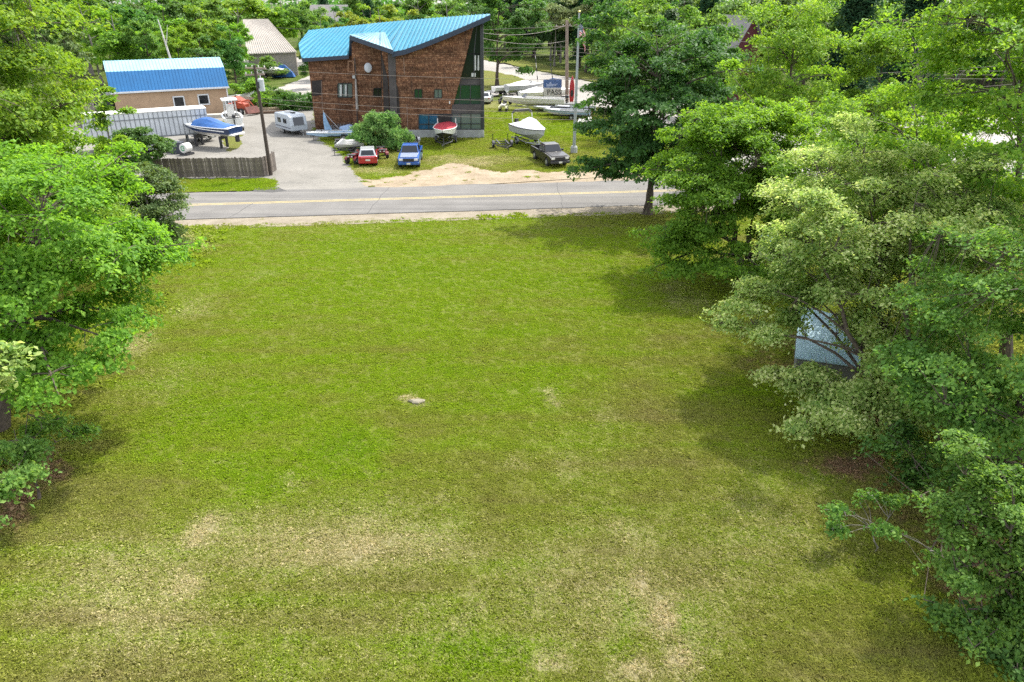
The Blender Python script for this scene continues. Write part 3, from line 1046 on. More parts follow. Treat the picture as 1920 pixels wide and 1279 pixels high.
part(MB().prism(pl([(848, 196), (903, 196), (903, 213), (846, 213)], YW - .05), (0, .5, 0)), 'floor_band', BAND)
window([(848, 214), (902, 214), (902, 241.5), (848, 241.5)], YW, PALEGLASS, bars_v=[((864, 214), (864, 241)), ((883, 214), (883, 241))], bars_h=[((848, 232), (902, 232))])
window([(786, 215), (846, 215), (846, 242), (786, 242)], YW - .02, BLUEGLASS, bars_v=[((804, 215), (804, 242)), ((821, 215), (821, 242))], bars_h=[((786, 233), (846, 233))])
part(MB().prism(pl([(822, 215), (845, 215), (845, 232), (822, 232)], YW - .05), (0, .02, 0)), 'window_board', DARKWOOD)
# upper windows in the shingle walls
for a, b in ((778, 182), (815, 182)):
    window([(a, b - 14), (a + 13, b - 14), (a + 13, b + 1), (a, b + 1)], YW - .03, PALEGLASS if a > 800 else GREENGLASS, bars_v=[((a + 6.5, b - 14), (a + 6.5, b + 1))], fr=DARKWOOD, w=.06)
window([(701, 166), (718, 166), (718, 181), (701, 181)], YD - .03, DEEPGLASS, bars_v=[((709, 166), (709, 181))], fr=DARKWOOD, w=.07)
window([(634, 157), (660, 157), (660, 182), (634, 182)], YL - .03, PALEGLASS, bars_v=[((642, 157), (642, 182)), ((651, 157), (651, 182))], fr=DARKWOOD, w=.1)
for x0 in (637, 646.5):
    part(MB().prism(pl([(x0, 159), (x0 + 4, 159), (x0 + 4, 180), (x0, 180)], YL - .06), (0, .012, 0)), 'curtain', CURTAIN)
part(MB().prism(pl([(584, 152), (604, 150), (604, 178), (586, 180)], YL - .03), (0, .03, 0)), 'boarded_opening', DARKWOOD)
tr = MB()
for a, b in (((653, 115), (653, 135)), ((663, 115), (663, 135)), ((652, 115), (664, 115)), ((652, 135), (664, 135))):
    a, b = D(*a, YD - .05), D(*b, YD - .05)
    tr.tube([a, b], .05, 4)
part(tr, 'trim_frame', paint('worn_trim', (0.3, 0.17, 0.1), .8))
# downpipes and stained strip
part(MB().tube([D(670, 205, YD - .12), D(668, 172, YD - .12), D(667, 150, YD - .12), D(666, 143, YD - .12)], [.16, .13, .1, .06]), 'stained_pipe', STAIN)
part(MB().tube([D(671, 258, YD - .1), D(667, 140, YD - .1), D(665, 108, YD - .1)], .05), 'downpipe', BAND)
for x0, y0, y1, yy in ((603, 152, 206, YL), (757, 108, 140, YW), (763, 196, 242, YW)):
    part(MB().tube([D(x0 + 1.5, y1, yy - .06), D(x0, y0, yy - .06)], .03), 'conduit', paint('conduit', (0.3, 0.2, 0.15), .7))
ds = MB()
dc = D(690, 127, YD - .5)
dish = [[dc + Vector((.42 * r_ * math.cos(a), -.12 * (1 - r_ * r_) + .3 * r_ * math.sin(a) * .3, .5 * r_ * math.sin(a))) for a in np.linspace(0, 2 * math.pi, 14, endpoint=False)] for r_ in (1.0, .6, .15)]
ds.loft(dish, cap0=False)
sd = part(ds, 'satellite_dish', paint('dish_grey', (0.45, 0.47, 0.5), .5), smooth=True)
MB().tube([dc, D(688, 136, YD)], .05).build('mount', DARKSTEEL, sd, O)
lampb = D(851.8, 192, YW - .12)
part(MB().box(lampb.x - .5, lampb.y, lampb.z, .12, .12, .3), 'wall_lamp', LAMPC)
part(MB().box(D(664, 144, YD).x, YD - .15, D(664, 144, YD).z, .3, .25, .3), 'meter_box', GALV)

# ---- workshop with a gambrel roof
ga, gb = Vector((D(207, 175, 92.6).x, 92.6, 0)), Vector((D(428, 162, 99.2).x, 99.2, 0))
gx = (gb - ga).normalized()
gy = Vector((-gx.y, gx.x, 0))
GL = (gb - ga).length
gr = math.atan2(gx.y, gx.x)
wk = thing('workshop', 'tan sided workshop under a two slope blue metal roof behind the white trailer', 'building', ga, gr)
HW, GW = 3.35, 7.2                                         # wall height, depth
prof = [(-.35, HW + .05), (1.05, HW + 2.35), (GW / 2, HW + 3.45), (GW - 1.05, HW + 2.35), (GW + .35, HW + .05)]
MB().prism([(.25, 0.0, 0), (GL - .3, 0.0, 0), (GL - .3, 0, HW), (.25, 0, HW)], (0, .2, 0)).build('front_wall', TAN, wk)
for x in (.25, GL - .5):
    MB().prism([(x, .2, 0), (x, GW - .2, 0), (x, GW - .2, HW), (x, GW - 1.2, HW + 2.1), (x, GW / 2, HW + 3.2), (x, 1.2, HW + 2.1), (x, .2, HW)], (.2, 0, 0)).build('end_wall', TAN, wk)
MB().box(GL / 2, GW - .1, HW / 2, GL - .6, .2, HW).build('rear_wall', TAN, wk)
for k, (mt, nm) in enumerate(((ROOF_BLUE, 'lower_roof'), (ROOF_BLUE_SHEEN, 'upper_roof'), (ROOF_BLUE_SHEEN, 'upper_roof'), (ROOF_BLUE, 'lower_roof'))):
    (y0, z0), (y1, z1) = prof[k], prof[k + 1]
    base = MB().prism([(0, y0, z0), (GL, y0, z0), (GL, y1, z1), (0, y1, z1)], (0, 0, -.08)).build(nm, mt, wk)
    if k < 2:
        n = 36
        for i in range(n):
            x = GL * (i + .5) / n
            MB().prism([(x - .03, y0, z0 + .002), (x + .03, y0, z0 + .002), (x + .03, y1, z1 + .002), (x - .03, y1, z1 + .002)], (0, 0, .05)).build('seam', mt, base)
MB().box(GL / 2, -.4, HW - .02, GL + .1, .1, .2).build('eave_trim', TRIM, wk)
MB().box(GL - .28, -.06, HW / 2, .16, .14, HW).build('corner_board', TRIM, wk)
for x0, w_, zc, h_ in ((7.6, 1.25, 1.85, 1.25), (10.6, 1.25, 1.95, 1.2)):
    f = MB()
    for dx, dz, sx, sz in ((-w_ / 2, 0, .14, h_), (w_ / 2, 0, .14, h_), (0, h_ / 2, w_ + .14, .14), (0, -h_ / 2, w_ + .14, .14)):
        f.box(x0 + dx, -.05, zc + dz, sx, .1, sz)
    f = f.build('window', TRIM, wk)
    MB().box(x0, -.01, zc, w_, .04, h_).build('pane', DGLASS, f)
dr_ = MB().box(13.6, -.05, 1.05, .95, .08, 2.1).build('door', TRIM, wk)
MB().box(13.6, -.1, 1.45, .55, .03, .8).build('door_glass', PALEGLASS, dr_)
MB().box(13.95, -.12, 1.0, .05, .06, .12).build('handle', DARKSTEEL, dr_)

# ---- metal roofed shed far behind
fa = thing('storage_barn', 'beige metal roofed barn standing among trees behind the workshop', 'building', D(500, 120, 150) * 1)
fo = Vector(fa.location)
fo.z = 0
fa.location = fo
e0, e1 = D(462, 101, 150), D(556, 97, 150)
r0, r1 = D(455, 37, 163), D(503, 36.5, 163)
rf = MB().prism([e0, e1, r1, r0], (0, 0, -.15)).build('roof', ROOF_TAN, fa, fo)
for i in range(22):
    t = (i + .5) / 22
    a, b = e0.lerp(e1, t), r0.lerp(r1, t)
    MB().prism([a + Vector((-.05, 0, .01)), a + Vector((.05, 0, .01)), b + Vector((.04, 0, .01)), b + Vector((-.04, 0, .01))], (0, 0, .12)).build('seam', ROOF_TAN, rf, fo)
BEIGE = paint('beige_wall', (0.3, 0.26, 0.22), .8, vary=.1)
MB().prism([(e0.x, 150.6, 0), (e1.x - .4, 150.6, 0), (e1.x - .4, 150.6, e1.z - .2), (e0.x, 150.6, e0.z - .2)], (0, .3, 0)).build('front_wall', BEIGE, fa, fo)
MB().prism([(e1.x - .5, 150.9, 0), (r1.x - .4, 163, 0), (r1.x - .4, 163, r1.z - .3), (e1.x - .5, 150.9, e1.z - .3)], (-.2, 0, 0)).build('end_wall', BEIGE, fa, fo)

# ---- grey house at the top of the picture, red house among the trees
def small_house(name, label, c, rz, L, Wd, H, RH, wall, roofm, wins):
    t = thing(name, label, 'house', c, rz)
    MB().prism([(-L / 2, -Wd / 2, 0), (L / 2, -Wd / 2, 0), (L / 2, -Wd / 2, H), (-L / 2, -Wd / 2, H)], (0, Wd, 0)).build('wall', wall, t)
    for s in (-1, 1):
        MB().prism([(s * (L / 2 - .02), -Wd / 2, H + .002), (s * (L / 2 - .02), Wd / 2, H + .002), (s * (L / 2 - .02), 0, H + RH)], (-s * .2, 0, 0)).build('gable', wall, t)
        MB().prism([(-L / 2 - .4, s * (Wd / 2 + .5), H - .3), (L / 2 + .4, s * (Wd / 2 + .5), H - .3), (L / 2 + .4, 0, H + RH + .12), (-L / 2 - .4, 0, H + RH + .12)], (0, 0, .15)).build('roof', roofm, t)
    for (x, z, w, h) in wins:
        f = MB().box(x, -Wd / 2 - .03, z, w + .2, .06, h + .2).build('window', TRIM, t)
        MB().box(x, -Wd / 2 - .065, z, w, .03, h).build('pane', DGLASS, f)
    return t


GREYW = paint('grey_clapboard', (0.33, 0.37, 0.4), .8)
REDW = paint('barn_red', (0.085, 0.016, 0.02), .8, vary=.2)
ROOFG = paint('shingle_grey', (0.19, 0.18, 0.175), .9, vary=.2, scale=2)
p_ = D(622, 60, 205)
small_house('grey_house', 'pale grey house half hidden by trees above the teal roof', (p_.x, 205, 0), 0.0, 9, 8, 8.6, 3.4, GREYW, ROOFG, [(-2.8, 7.6, 1.3, 1.7), (0, 7.6, 1.3, 1.7), (2.8, 7.6, 1.3, 1.7), (-2.8, 4.4, 1.3, 1.7), (2.8, 4.4, 1.3, 1.7)])
p_ = D(1383, 60, 105)
rh = small_house('red_house', 'dark red gabled house showing through the trees', (p_.x, 105, 0), R(-62), 5, 4.4, 8.0, 3.6, REDW, ROOFG, [(-1.6, 6.6, .8, 1.2), (1.5, 6.6, .8, 1.2)])
pw = MB()
pw.box(-2.53, 0, 6.6, .06, 1.4, 1.5)
pw = pw.build('window', TRIM, rh)
MB().box(-2.57, 0, 6.6, .04, 1.15, 1.25).build('pane', DGLASS, pw)

# ------------------------------------------------------------------ vehicles, boats, street furniture
def wheel(parent, x, y, r=.36, w=.24, side=1, name='wheel', rim=RIM):
    t = MB().tube([(x, y - w / 2, r), (x, y - w * .38, r), (x, y + w * .38, r), (x, y + w / 2, r)], [r * .88, r, r, r * .88], 16).build(name, RUBBER, parent)
    MB().cyl((x, y + side * (w / 2 - .02), r), (x, y + side * (w / 2 + .015), r), r * .6, r * .52, 12).build('rim', rim, t)
    return t


def arch_profile(x0, x1, z0, wheels, r):
    """underside from x1 back to x0 with round wheel openings"""
    pts = [(x1, z0)]
    for wx in sorted(wheels, reverse=True):
        for k in range(9):
            a = math.pi * k / 8
            pts.append((wx + r * math.cos(a), max(z0, z0 - .06 + r * math.sin(a) * 1.05)))
    pts.append((x0, z0))
    return pts


def cab(parent, b, t, z0, z1, wb, wt, mat, gl=DGLASS, pillars=(0.5,)):
    """greenhouse: b=(rear,front) at the belt, t=(rear,front) at the roof; glass panes set a little proud"""
    B = [Vector((b[0], -wb, z0)), Vector((b[1], -wb, z0)), Vector((b[1], wb, z0)), Vector((b[0], wb, z0))]
    T = [Vector((t[0], -wt, z1)), Vector((t[1], -wt, z1)), Vector((t[1], wt, z1)), Vector((t[0], wt, z1))]
    MB().loft([B, T]).build('cab', mat, parent, bevel=.05)

    def pane(name, p00, p10, p11, p01, u0, u1, v0, v1):
        q = lambda u, v: (p00.lerp(p10, u)).lerp(p01.lerp(p11, u), v)
        c = [q(u0, v0), q(u1, v0), q(u1, v1), q(u0, v1)]
        n = (c[1] - c[0]).cross(c[3] - c[0]).normalized()
        ctr = (B[0] + B[1] + B[2] + B[3]) / 4
        if n.dot(c[0] - ctr) < 0:
            n = -n
        MB().prism([p + n * .012 for p in c], n * -.03).build(name, gl, parent)
    pane('windshield', B[1], B[2], T[2], T[1], .05, .95, .08, .9)
    pane('rear_window', B[3], B[0], T[0], T[3], .1, .9, .15, .85)
    cuts = [0.06] + list(pillars) + [0.94]
    for a, c in zip(cuts, cuts[1:]):
        pane('side_window', B[0], B[1], T[1], T[0], a + .02, c - .02, .1, .85)
        pane('side_window', B[3], B[2], T[2], T[3], a + .02, c - .02, .1, .85)


def pickup(label, loc, rz, body, hoodm=None, L=5.5, Wd=1.92, name='pickup_truck', group=None):
    t = thing(name, label, 'pickup truck', loc, rz, group)
    h, w = L / 2, Wd / 2
    ws = (-L * .3, L * .31)
    prof = [(-h, .5), (-h, 1.12), (-h + .08, 1.15), (-L * .12, 1.15), (-L * .12, 1.12), (L * .2, 1.14), (h - .12, 1.02), (h, .92), (h, .5)] + arch_profile(-h, h, .42, ws, .46)
    # lower body with an open bed
    lower = [(-h, .5), (-h, .74), (-L * .14, .74), (-L * .14, 1.12), (L * .2, 1.14), (h - .12, 1.03), (h, .9), (h, .5)] + arch_profile(-h, h, .42, ws, .46)
    MB().prism([(x, -w + .1, z) for x, z in lower], (0, Wd - .2, 0)).build('body', body, t)
    for s in (-1, 1):
        MB().prism([(x, s * w, z) for x, z in prof], (0, -s * .12, 0)).build('side_panel', body, t, bevel=.03)
        for wx in ws:
            wheel(t, wx, s * (w - .12), .38, .26, s)
        MB().box(h - .02, s * (w - .28), .86, .08, .34, .17).build('headlight', LAMPC, t)
        MB().box(-h - .005, s * (w - .12), .9, .05, .14, .32).build('tail_light', REDLENS, t)
        m = MB().box(L * .1, s * (w + .12), 1.22, .14, .2, .2).build('mirror', BLACK, t, bevel=.03)
    MB().box(-h + .03, 0, .95, .07, Wd - .3, .4).build('tailgate', body, t)
    MB().box(-L * .32, 0, .755, L * .34, Wd - .3, .02).build('bed_liner', BLACK, t)
    MB().prism([(L * .17, -w + .14, 1.13), (h - .14, -w + .2, 1.03), (h - .14, w - .2, 1.03), (L * .17, w - .14, 1.13)], (0, 0, .045)).build('hood', hoodm or body, t, bevel=.02)
    MB().box(h + .01, 0, .82, .06, Wd - .9, .26).build('grille', BLACK, t)
    MB().box(h + .06, 0, .52, .18, Wd - .04, .22).build('front_bumper', body if hoodm else DARKSTEEL, t, bevel=.04)
    MB().box(h + .16, 0, .53, .02, .32, .16).build('license_plate', OFFWHITE, t)
    MB().box(-h - .06, 0, .52, .16, Wd - .08, .18).build('rear_bumper', ALU, t, bevel=.03)
    cab(t, (-L * .14, L * .2), (-L * .1, L * .095), 1.13, 1.78, w - .09, w - .26, body)
    return t


def car(label, loc, rz, body, L=4.3, Wd=1.75, H=1.5, hatch=True, name='car', extra=None):
    t = thing(name, label, 'car', loc, rz)
    h, w = L / 2, Wd / 2
    ws = (-L * .3, L * .31)
    prof = [(-h, .45), (-h - .02, .9), (-h + .12, .98), (L * .18, .98), (h - .2, .84), (h, .7), (h, .4)] + arch_profile(-h, h, .3, ws, .38)
    MB().prism([(x, -w, z) for x, z in prof], (0, Wd, 0)).build('body', body, t, bevel=.07)
    for s in (-1, 1):
        for wx in ws:
            wheel(t, wx, s * (w - .1), .32, .22, s)
        MB().box(h - .03, s * (w - .28), .7, .1, .3, .14).build('headlight', LAMPC, t)
        MB().box(-h, s * (w - .14), .82, .05, .2, .2).build('tail_light', REDLENS, t)
        MB().box(L * .16, s * (w + .08), 1.02, .14, .16, .14).build('mirror', body, t)
    MB().box(-h - .025, 0, .62, .02, .42, .14).build('license_plate', OFFWHITE, t)
    b = (-h + .06, L * .24) if hatch else (-L * .36, L * .22)
    tt = (-h + .5, L * .04) if hatch else (-L * .2, L * .04)
    cab(t, b, tt, .95, H, w - .06, w - .24, extra or body, pillars=(.36, .66))
    return t


# ---- boats
def hull_sections(L, B, H, n=12, full=2.4, keel_up=.75, fl=.0):
    secs = []
    for i in range(n):
        s = i / (n - 1)
        bw = B / 2 * (.9 + .1 * min(1, s * 3)) * max(.02, 1 - max(0, (s - .4) / .6) ** full)
        sheer = H * (1 + .16 * s * s)
        kz = H * keel_up * max(0, (s - .55) / .45) ** 2
        ch = kz + (sheer - kz) * (.38 + .2 * s)
        x = -L / 2 + L * s
        secs.append((x, bw, sheer, kz, ch))
    return secs


def boat(label, loc, rz, L=5.5, B=2.1, H=.95, hullm=WHITE, band=None, deck='cover', deckm=WHITE, peak=.5, z0=.55, name='boat', wind=False, motor=True, group=None, cat='boat', gun=WHITE, peak_at=.45, span=(0, 1)):
    t = thing(name, label, cat, (loc[0], loc[1], 0), rz, group)
    sec = hull_sections(L, B, H)
    X = Matrix.Translation((0, 0, z0))
    low, topb = MB(), MB()
    rings_l, rings_t = [], []
    for x, b, sh, k, c in sec:
        rings_l.append([(x, -b * .86, c), (x, 0, k), (x, b * .86, c)])
        rings_t.append([(x, -b, sh), (x, -b * .86, c), (x, b * .86, c), (x, b, sh)])
    low.loft(rings_l, close=False, cap0=True, cap1=False)
    low.build('hull', hullm, t, xf=X, smooth=False)
    tp = MB()
    for s in (0, 2):
        tp.loft([[r[s], r[s + 1]] for r in rings_t], close=False, cap0=False, cap1=False)
    tp._add(rings_t[0], [(0, 1, 2, 3)])
    tp.build('hull_band', band or hullm, t, xf=X)
    g = MB()
    for s in (-1, 1):
        g.tube([(x, s * (b + .01), sh + .01) for x, b, sh, k, c in sec], .045, 6)
    g.build('rub_rail', gun, t, xf=X)
    if deck == 'cover':
        rings = []
        i0, i1 = int(span[0] * 11), int(span[1] * 11)
        if i1 < 11:
            MB().loft([[(x, -b, sh + .01), (x, 0, sh + .09), (x, b, sh + .01)] for x, b, sh, k, c in sec[i1 - 1:]], close=False, cap0=False, cap1=False).build('foredeck', gun, t, xf=X)
        if i0 > 0:
            MB().loft([[(x, -b, sh + .01), (x, 0, sh + .07), (x, b, sh + .01)] for x, b, sh, k, c in sec[:i0 + 2]], close=False, cap0=False, cap1=False).build('stern_deck', gun, t, xf=X)
        for i, (x, b, sh, k, c) in enumerate(sec):
            if i < i0 or i > i1:
                continue
            s = i / (len(sec) - 1)
            p = peak * math.exp(-((s - peak_at) / .28) ** 2) + .1 * (1 - s)
            jit = lambda q: .03 * math.sin(q * 5.1 + i * 2.3)
            rings.append([(x, -b, sh + .01), (x, -b * .72, sh + p * .42 + jit(1)), (x, -b * .35, sh + p * .85 + jit(2)), (x, 0, sh + p + jit(3)), (x, b * .35, sh + p * .85 + jit(4)), (x, b * .72, sh + p * .42 + jit(5)), (x, b, sh + .01)])
        MB().loft(rings, close=False, cap0=True, cap1=True).build('cover', deckm, t, xf=X)
    else:                                                  # open boat: inner sides, sole, foredeck, thwarts
        inner = []
        for x, b, sh, k, c in sec[:-1]:
            fz = max(k + .08, H * .3)
            inner.append([(x, -b * .88, sh + .02), (x, -b * .74, fz), (x, b * .74, fz), (x, b * .88, sh + .02)])
        MB().loft(inner, close=False, cap0=False, cap1=False).build('interior', deckm, t, xf=X)
        gn = MB()
        for s in (-1, 1):
            gn.loft([[(x, s * b, sh + .015), (x, s * b * .86, sh + .03)] for x, b, sh, k, c in sec], close=False, cap0=False, cap1=False)
        gn.build('gunwale', gun, t, xf=X)
        f = sec[-5:]
        MB().loft([[(x, -b, sh + .02), (x, 0, sh + .08), (x, b, sh + .02)] for x, b, sh, k, c in f], close=False, cap0=False, cap1=False).build('foredeck', gun, t, xf=X)
        for q in (.25, .5):
            i = int(q * 11)
            x, b, sh, k, c = sec[i]
            MB().box(x, 0, sh - .22, .3, b * 1.65, .05).build('seat', OFFWHITE, t, xf=X)
    if wind:
        x, b, sh = sec[7][0], sec[7][1], sec[7][2]
        MB().prism([(x, -b * .85, sh + .05), (x + .55, 0, sh + .08), (x + .1, 0, sh + .5), (x - .4, -b * .8, sh + .45)], (-.02, .015, 0)).build('windshield', DGLASS, t, xf=X)
        MB().prism([(x, b * .85, sh + .05), (x + .55, 0, sh + .08), (x + .1, 0, sh + .5), (x - .4, b * .8, sh + .45)], (-.02, -.015, 0)).build('windshield', DGLASS, t, xf=X)
    if motor:
        x = -L / 2
        mo = MB().loft([[(x - .05, -.2, H + .1), (x - .55, -.2, H + .05), (x - .55, .2, H + .05), (x - .05, .2, H + .1)], [(x - .08, -.16, H + .5), (x - .5, -.16, H + .42), (x - .5, .16, H + .42), (x - .08, .16, H + .5)]]).build('outboard_motor', BLACK, t, xf=X, bevel=.05)
        MB().box(x - .28, 0, H * .45, .22, .12, H * .95).build('motor_leg', BLACK, mo, xf=X)
    return t


def boat_trailer(label, loc, rz, L=6.2, Wd=1.9, frame=GALV, name='boat_trailer', bunks=True, group=None, uprights=False):
    t = thing(name, label, 'trailer', (loc[0], loc[1], 0), rz, group)
    z = .45
    for s in (-1, 1):
        MB().tube([(-L * .42, s * Wd * .36, z), (L * .12, s * Wd * .36, z), (L * .36, s * .06, z)], .05, 4).build('frame_rail', frame, t)
        wheel(t, -L * .14, s * (Wd / 2), .3, .2, s)
        fe = MB()
        fe.loft([[(-L * .14 + .42 * math.cos(a), s * Wd / 2 - .13, .32 + .42 * math.sin(a)), (-L * .14 + .42 * math.cos(a), s * Wd / 2 + .13, .32 + .42 * math.sin(a))] for a in np.linspace(.15, math.pi - .15, 7)], close=False, cap0=False, cap1=False)
        fe.build('fender', frame, t)
        if bunks:
            MB().box(-L * .12, s * Wd * .24, z + .14, L * .5, .12, .07).build('bunk', DARKSTEEL, t)
        if uprights:
            MB().tube([(-L * .4, s * Wd * .42, z), (-L * .4, s * Wd * .42, z + .75)], .04, 5).build('guide_post', BLACK, t)
    for x in (-L * .4, -L * .14, L * .1):
        MB().box(x, 0, z - .06, .08, Wd * .8, .08).build('crossmember', frame, t)
    MB().tube([(L * .2, 0, z), (L * .5, 0, z + .02)], .05, 4).build('tongue', frame, t)
    MB().tube([(L * .3, 0, z), (L * .27, 0, z + .62)], .05, 4).build('winch_post', frame, t)
    MB().tube([(L * .44, .12, .02), (L * .44, .12, .7)], .035, 6).build('jack', frame, t)
    return t


def row(px, py, z=0):
    return G(px, py, z)


REDB = paint('red_gelcoat', (0.42, 0.02, 0.035), .35, coat=.3, vary=.08)
REDV = paint('red_vinyl', (0.34, 0.03, 0.045), .55, vary=.15)
NAVYB = paint('navy_gelcoat', (0.012, 0.03, 0.085), .25, coat=.4)
BLUECOVER = paint('blue_canvas', (0.015, 0.085, 0.27), .7, vary=.2, scale=2)
SHRINK = paint('white_shrink_wrap', (0.76, 0.77, 0.79), .45, vary=.08, scale=4, bmp=.4)
GREYHULL = paint('grey_hull', (0.4, 0.41, 0.42), .4, vary=.1)
PALEBLUE = paint('pale_blue_hull', (0.36, 0.5, 0.66), .4, vary=.1)
TANV = paint('tan_vinyl', (0.42, 0.37, 0.3), .6)

# pickups and cars in front of the shingled building
BLUEP = paint('blue_truck_paint', (0.008, 0.075, 0.3), .3, coat=.5, vary=.06)
HOOD_GLARE = paint('blue_truck_hood_glare', (0.2, 0.24, 0.33), .35, coat=.5, vary=.08)  # blue hood paled so its colour carries the sky's reflection
BLACKP = paint('black_truck_paint', (0.005, 0.005, 0.006), .45, coat=.15, vary=.1)
REDP = paint('red_car_paint', (0.4, 0.014, 0.03), .28, coat=.7, vary=.06)
DREDP = paint('dark_red_plastic', (0.14, 0.012, 0.014), .4, vary=.2)
c = row(771, 306)
pickup('blue pickup truck with sky glare painted on the hood parked nose to the road', (c.x, c.y, 0), R(-87), BLUEP, HOOD_GLARE, 5.3, 1.9)
c = row(1030, 304)
pickup('black pickup truck parked below the white wrapped boat', (c.x, c.y, 0), R(-72), BLACKP, None, 5.4, 1.9)
c = row(691, 305)
car('bright red hatchback with a white plate beside the round willow bush', (c.x, c.y, 0), R(100), REDP, 3.9, 1.7, 1.5, True, 'hatchback', paint('silver_roof', (.42, .43, .44), .3, .5))


def atv(label, loc, rz, body, name='quad_bike', rack=DARKSTEEL, group=None):
    t = thing(name, label, 'quad bike', (loc[0], loc[1], 0), rz, group)
    MB().loft([[(-.95, -.28, .62), (-.95, .28, .62), (-.95, .26, .78), (-.95, -.26, .78)], [(-.3, -.2, .6), (-.3, .2, .6), (-.3, .16, .86), (-.3, -.16, .86)], [(.3, -.2, .6), (.3, .2, .6), (.3, .2, .92), (.3, -.2, .92)], [(.95, -.3, .58), (.95, .3, .58), (.95, .26, .8), (.95, -.26, .8)]]).build('body', body, t, bevel=.04)
    MB().box(-.25, 0, .88, .75, .32, .14).build('seat', BLACK, t, bevel=.05)
    MB().tube([(.3, -.38, 1.1), (.4, -.15, 1.08), (.4, .15, 1.08), (.3, .38, 1.1)], .025, 6).build('handlebar', BLACK, t)
    for x in (-.72, .72):
        f = MB().box(x, 0, .87, .5, .8, .04).build('rack', rack, t)
        for s in (-1, 1):
            wheel(t, x, s * .47, .3, .26, s)
            MB().loft([[(x + .38 * math.cos(a), s * .3, .34 + .36 * math.sin(a)), (x + .38 * math.cos(a), s * .6, .33 + .36 * math.sin(a))] for a in np.linspace(.3, math.pi - .3, 6)], close=False, cap0=False, cap1=False).build('fender', body, t)
    for s in (-1, 1):
        MB().box(.96, s * .18, .74, .04, .14, .1).build('headlight', LAMPC, t)
    return t


c = row(668, 305)
atv('dark red quad bike on the left of the red hatchback', c, R(-110), DREDP, group='dark red quad bikes')
c = row(716, 295)
atv('dark red quad bike on the right of the red hatchback under the bush', c, R(-75), DREDP, group='dark red quad bikes')


def jetski(label, loc, rz, hullm, seatm, z0=.35, name='jet_ski', group=None):
    t = thing(name, label, 'jet ski', (loc[0], loc[1], 0), rz, group)
    sec = hull_sections(2.9, 1.1, .45, 9, 2.2, .6)
    X = Matrix.Translation((0, 0, z0))
    MB().loft([[(x, -b, sh), (x, -b * .8, ch), (x, 0, k), (x, b * .8, ch), (x, b, sh)] for x, b, sh, k, ch in sec]).build('hull', hullm, t, xf=X)
    MB().loft([[(-1.1, -.25, .46), (-1.1, .25, .46), (-1.1, .2, .78), (-1.1, -.2, .78)], [(.1, -.26, .48), (.1, .26, .48), (.1, .18, .82), (.1, -.18, .82)], [(.55, -.3, .5), (.55, .3, .5), (.5, .2, 1.02), (.5, -.2, 1.02)], [(1.25, -.12, .52), (1.25, .12, .52), (1.2, .08, .62), (1.2, -.08, .62)]]).build('seat', seatm, t, xf=X, bevel=.04)
    MB().tube([(.4, -.36, 1.08), (.5, 0, 1.04), (.4, .36, 1.08)], .03, 6).build('handlebar', BLACK, t, xf=X)
    return t


# red boat on its trailer, bow to the road
c = row(835, 271)
boat('red and white bowrider on a trailer against the concrete plinth', c, R(-90), 5.6, 2.4, 1.1, BLACK, WHITE, 'cover', REDV, .14, .62, 'boat', False, False, peak_at=.2)
bt0 = boat_trailer('boat trailer under the red and white bowrider', c, R(-90), 6.9, 2.1, DARKSTEEL, uprights=False)
for s in (-1, 1):
    gp_ = MB().tube([(c.x + s * .95, c.y + 2.6, .6), (c.x + s * .98, c.y + 2.6, 2.3)], .06, 6).build('guide_post', OFFWHITE, None)
    gp_.data.transform(Matrix.Translation((-c.x, -c.y, 0)))
    gp_.data.transform(Matrix.Rotation(R(90), 4, 'Z'))
    gp_.parent = bt0
# white shrink wrapped boat
c = row(994, 272)
wb = boat('large white wrapped motor boat with a raised black bimini frame', c, R(-66), 6.4, 2.5, 1.15, GREYHULL, GREYHULL, 'cover', SHRINK, .95, .62, 'motor_boat', False, True, gun=BLACK, peak_at=.5)
bm_ = MB()
bm_.tube([(-1.9, -1.15, 1.9), (-2.1, -1.15, 3.0), (-2.15, -.8, 3.25), (-2.15, .8, 3.25), (-2.1, 1.15, 3.0), (-1.9, 1.15, 1.9)], .045, 6)
bm_.build('arch_frame', OFFWHITE, wb)
MB().tube([(-2.1, -1.1, 3.05), (-2.15, -.8, 3.28), (-2.15, .8, 3.28), (-2.1, 1.1, 3.05)], .13, 8).build('bimini_top', BLACK, wb)
boat_trailer('boat trailer carrying the large white wrapped motor boat', c, R(-66), 7.2, 2.2)
# empty trailers
c = row(944, 279)
boat_trailer('empty black boat trailer with bunks on the grass left of the wrapped boat', c, R(-80), 5.0, 1.9, DARKSTEEL, uprights=True)
c = row(772, 272)
boat_trailer('empty grey boat trailer behind the blue pickup truck', c, R(-65), 5.0, 1.9, GALV)

# boats by the driveway corner of the building
c = row(632, 262)
boat('long pale blue rowing boat lying before the brown wall', c, R(190), 6.3, 1.3, .5, PALEBLUE, PALEBLUE, 'open', PALEBLUE, 0, .28, 'rowing_boat', False, False)
dg = boat_trailer('low trailer under the pale blue rowing boat', c, R(190), 5.6, 1.3, DARKSTEEL)
c2 = row(655, 250)
tp_ = MB()
tp_.loft([[(-1.1, -.6, .0), (-1.1, .6, 0), (-1.0, .3, .75), (-1.0, -.3, .75)], [(0, -.7, 0), (0, .7, 0), (.1, .3, 1.0), (.1, -.35, .95)], [(1.1, -.5, 0), (1.1, .55, 0), (1.0, .25, .6), (1.0, -.25, .6)]])
tpo = tp_.build('tarpaulin', paint('light_blue_tarp', (.3, .42, .62), .6, vary=.15), bevel=.1)
tpo.location = (c2.x, c2.y, 0)
tag(tpo, 'light blue tarpaulin heaped over gear beside the willow bush', 'tarpaulin')
c3 = row(611, 252)
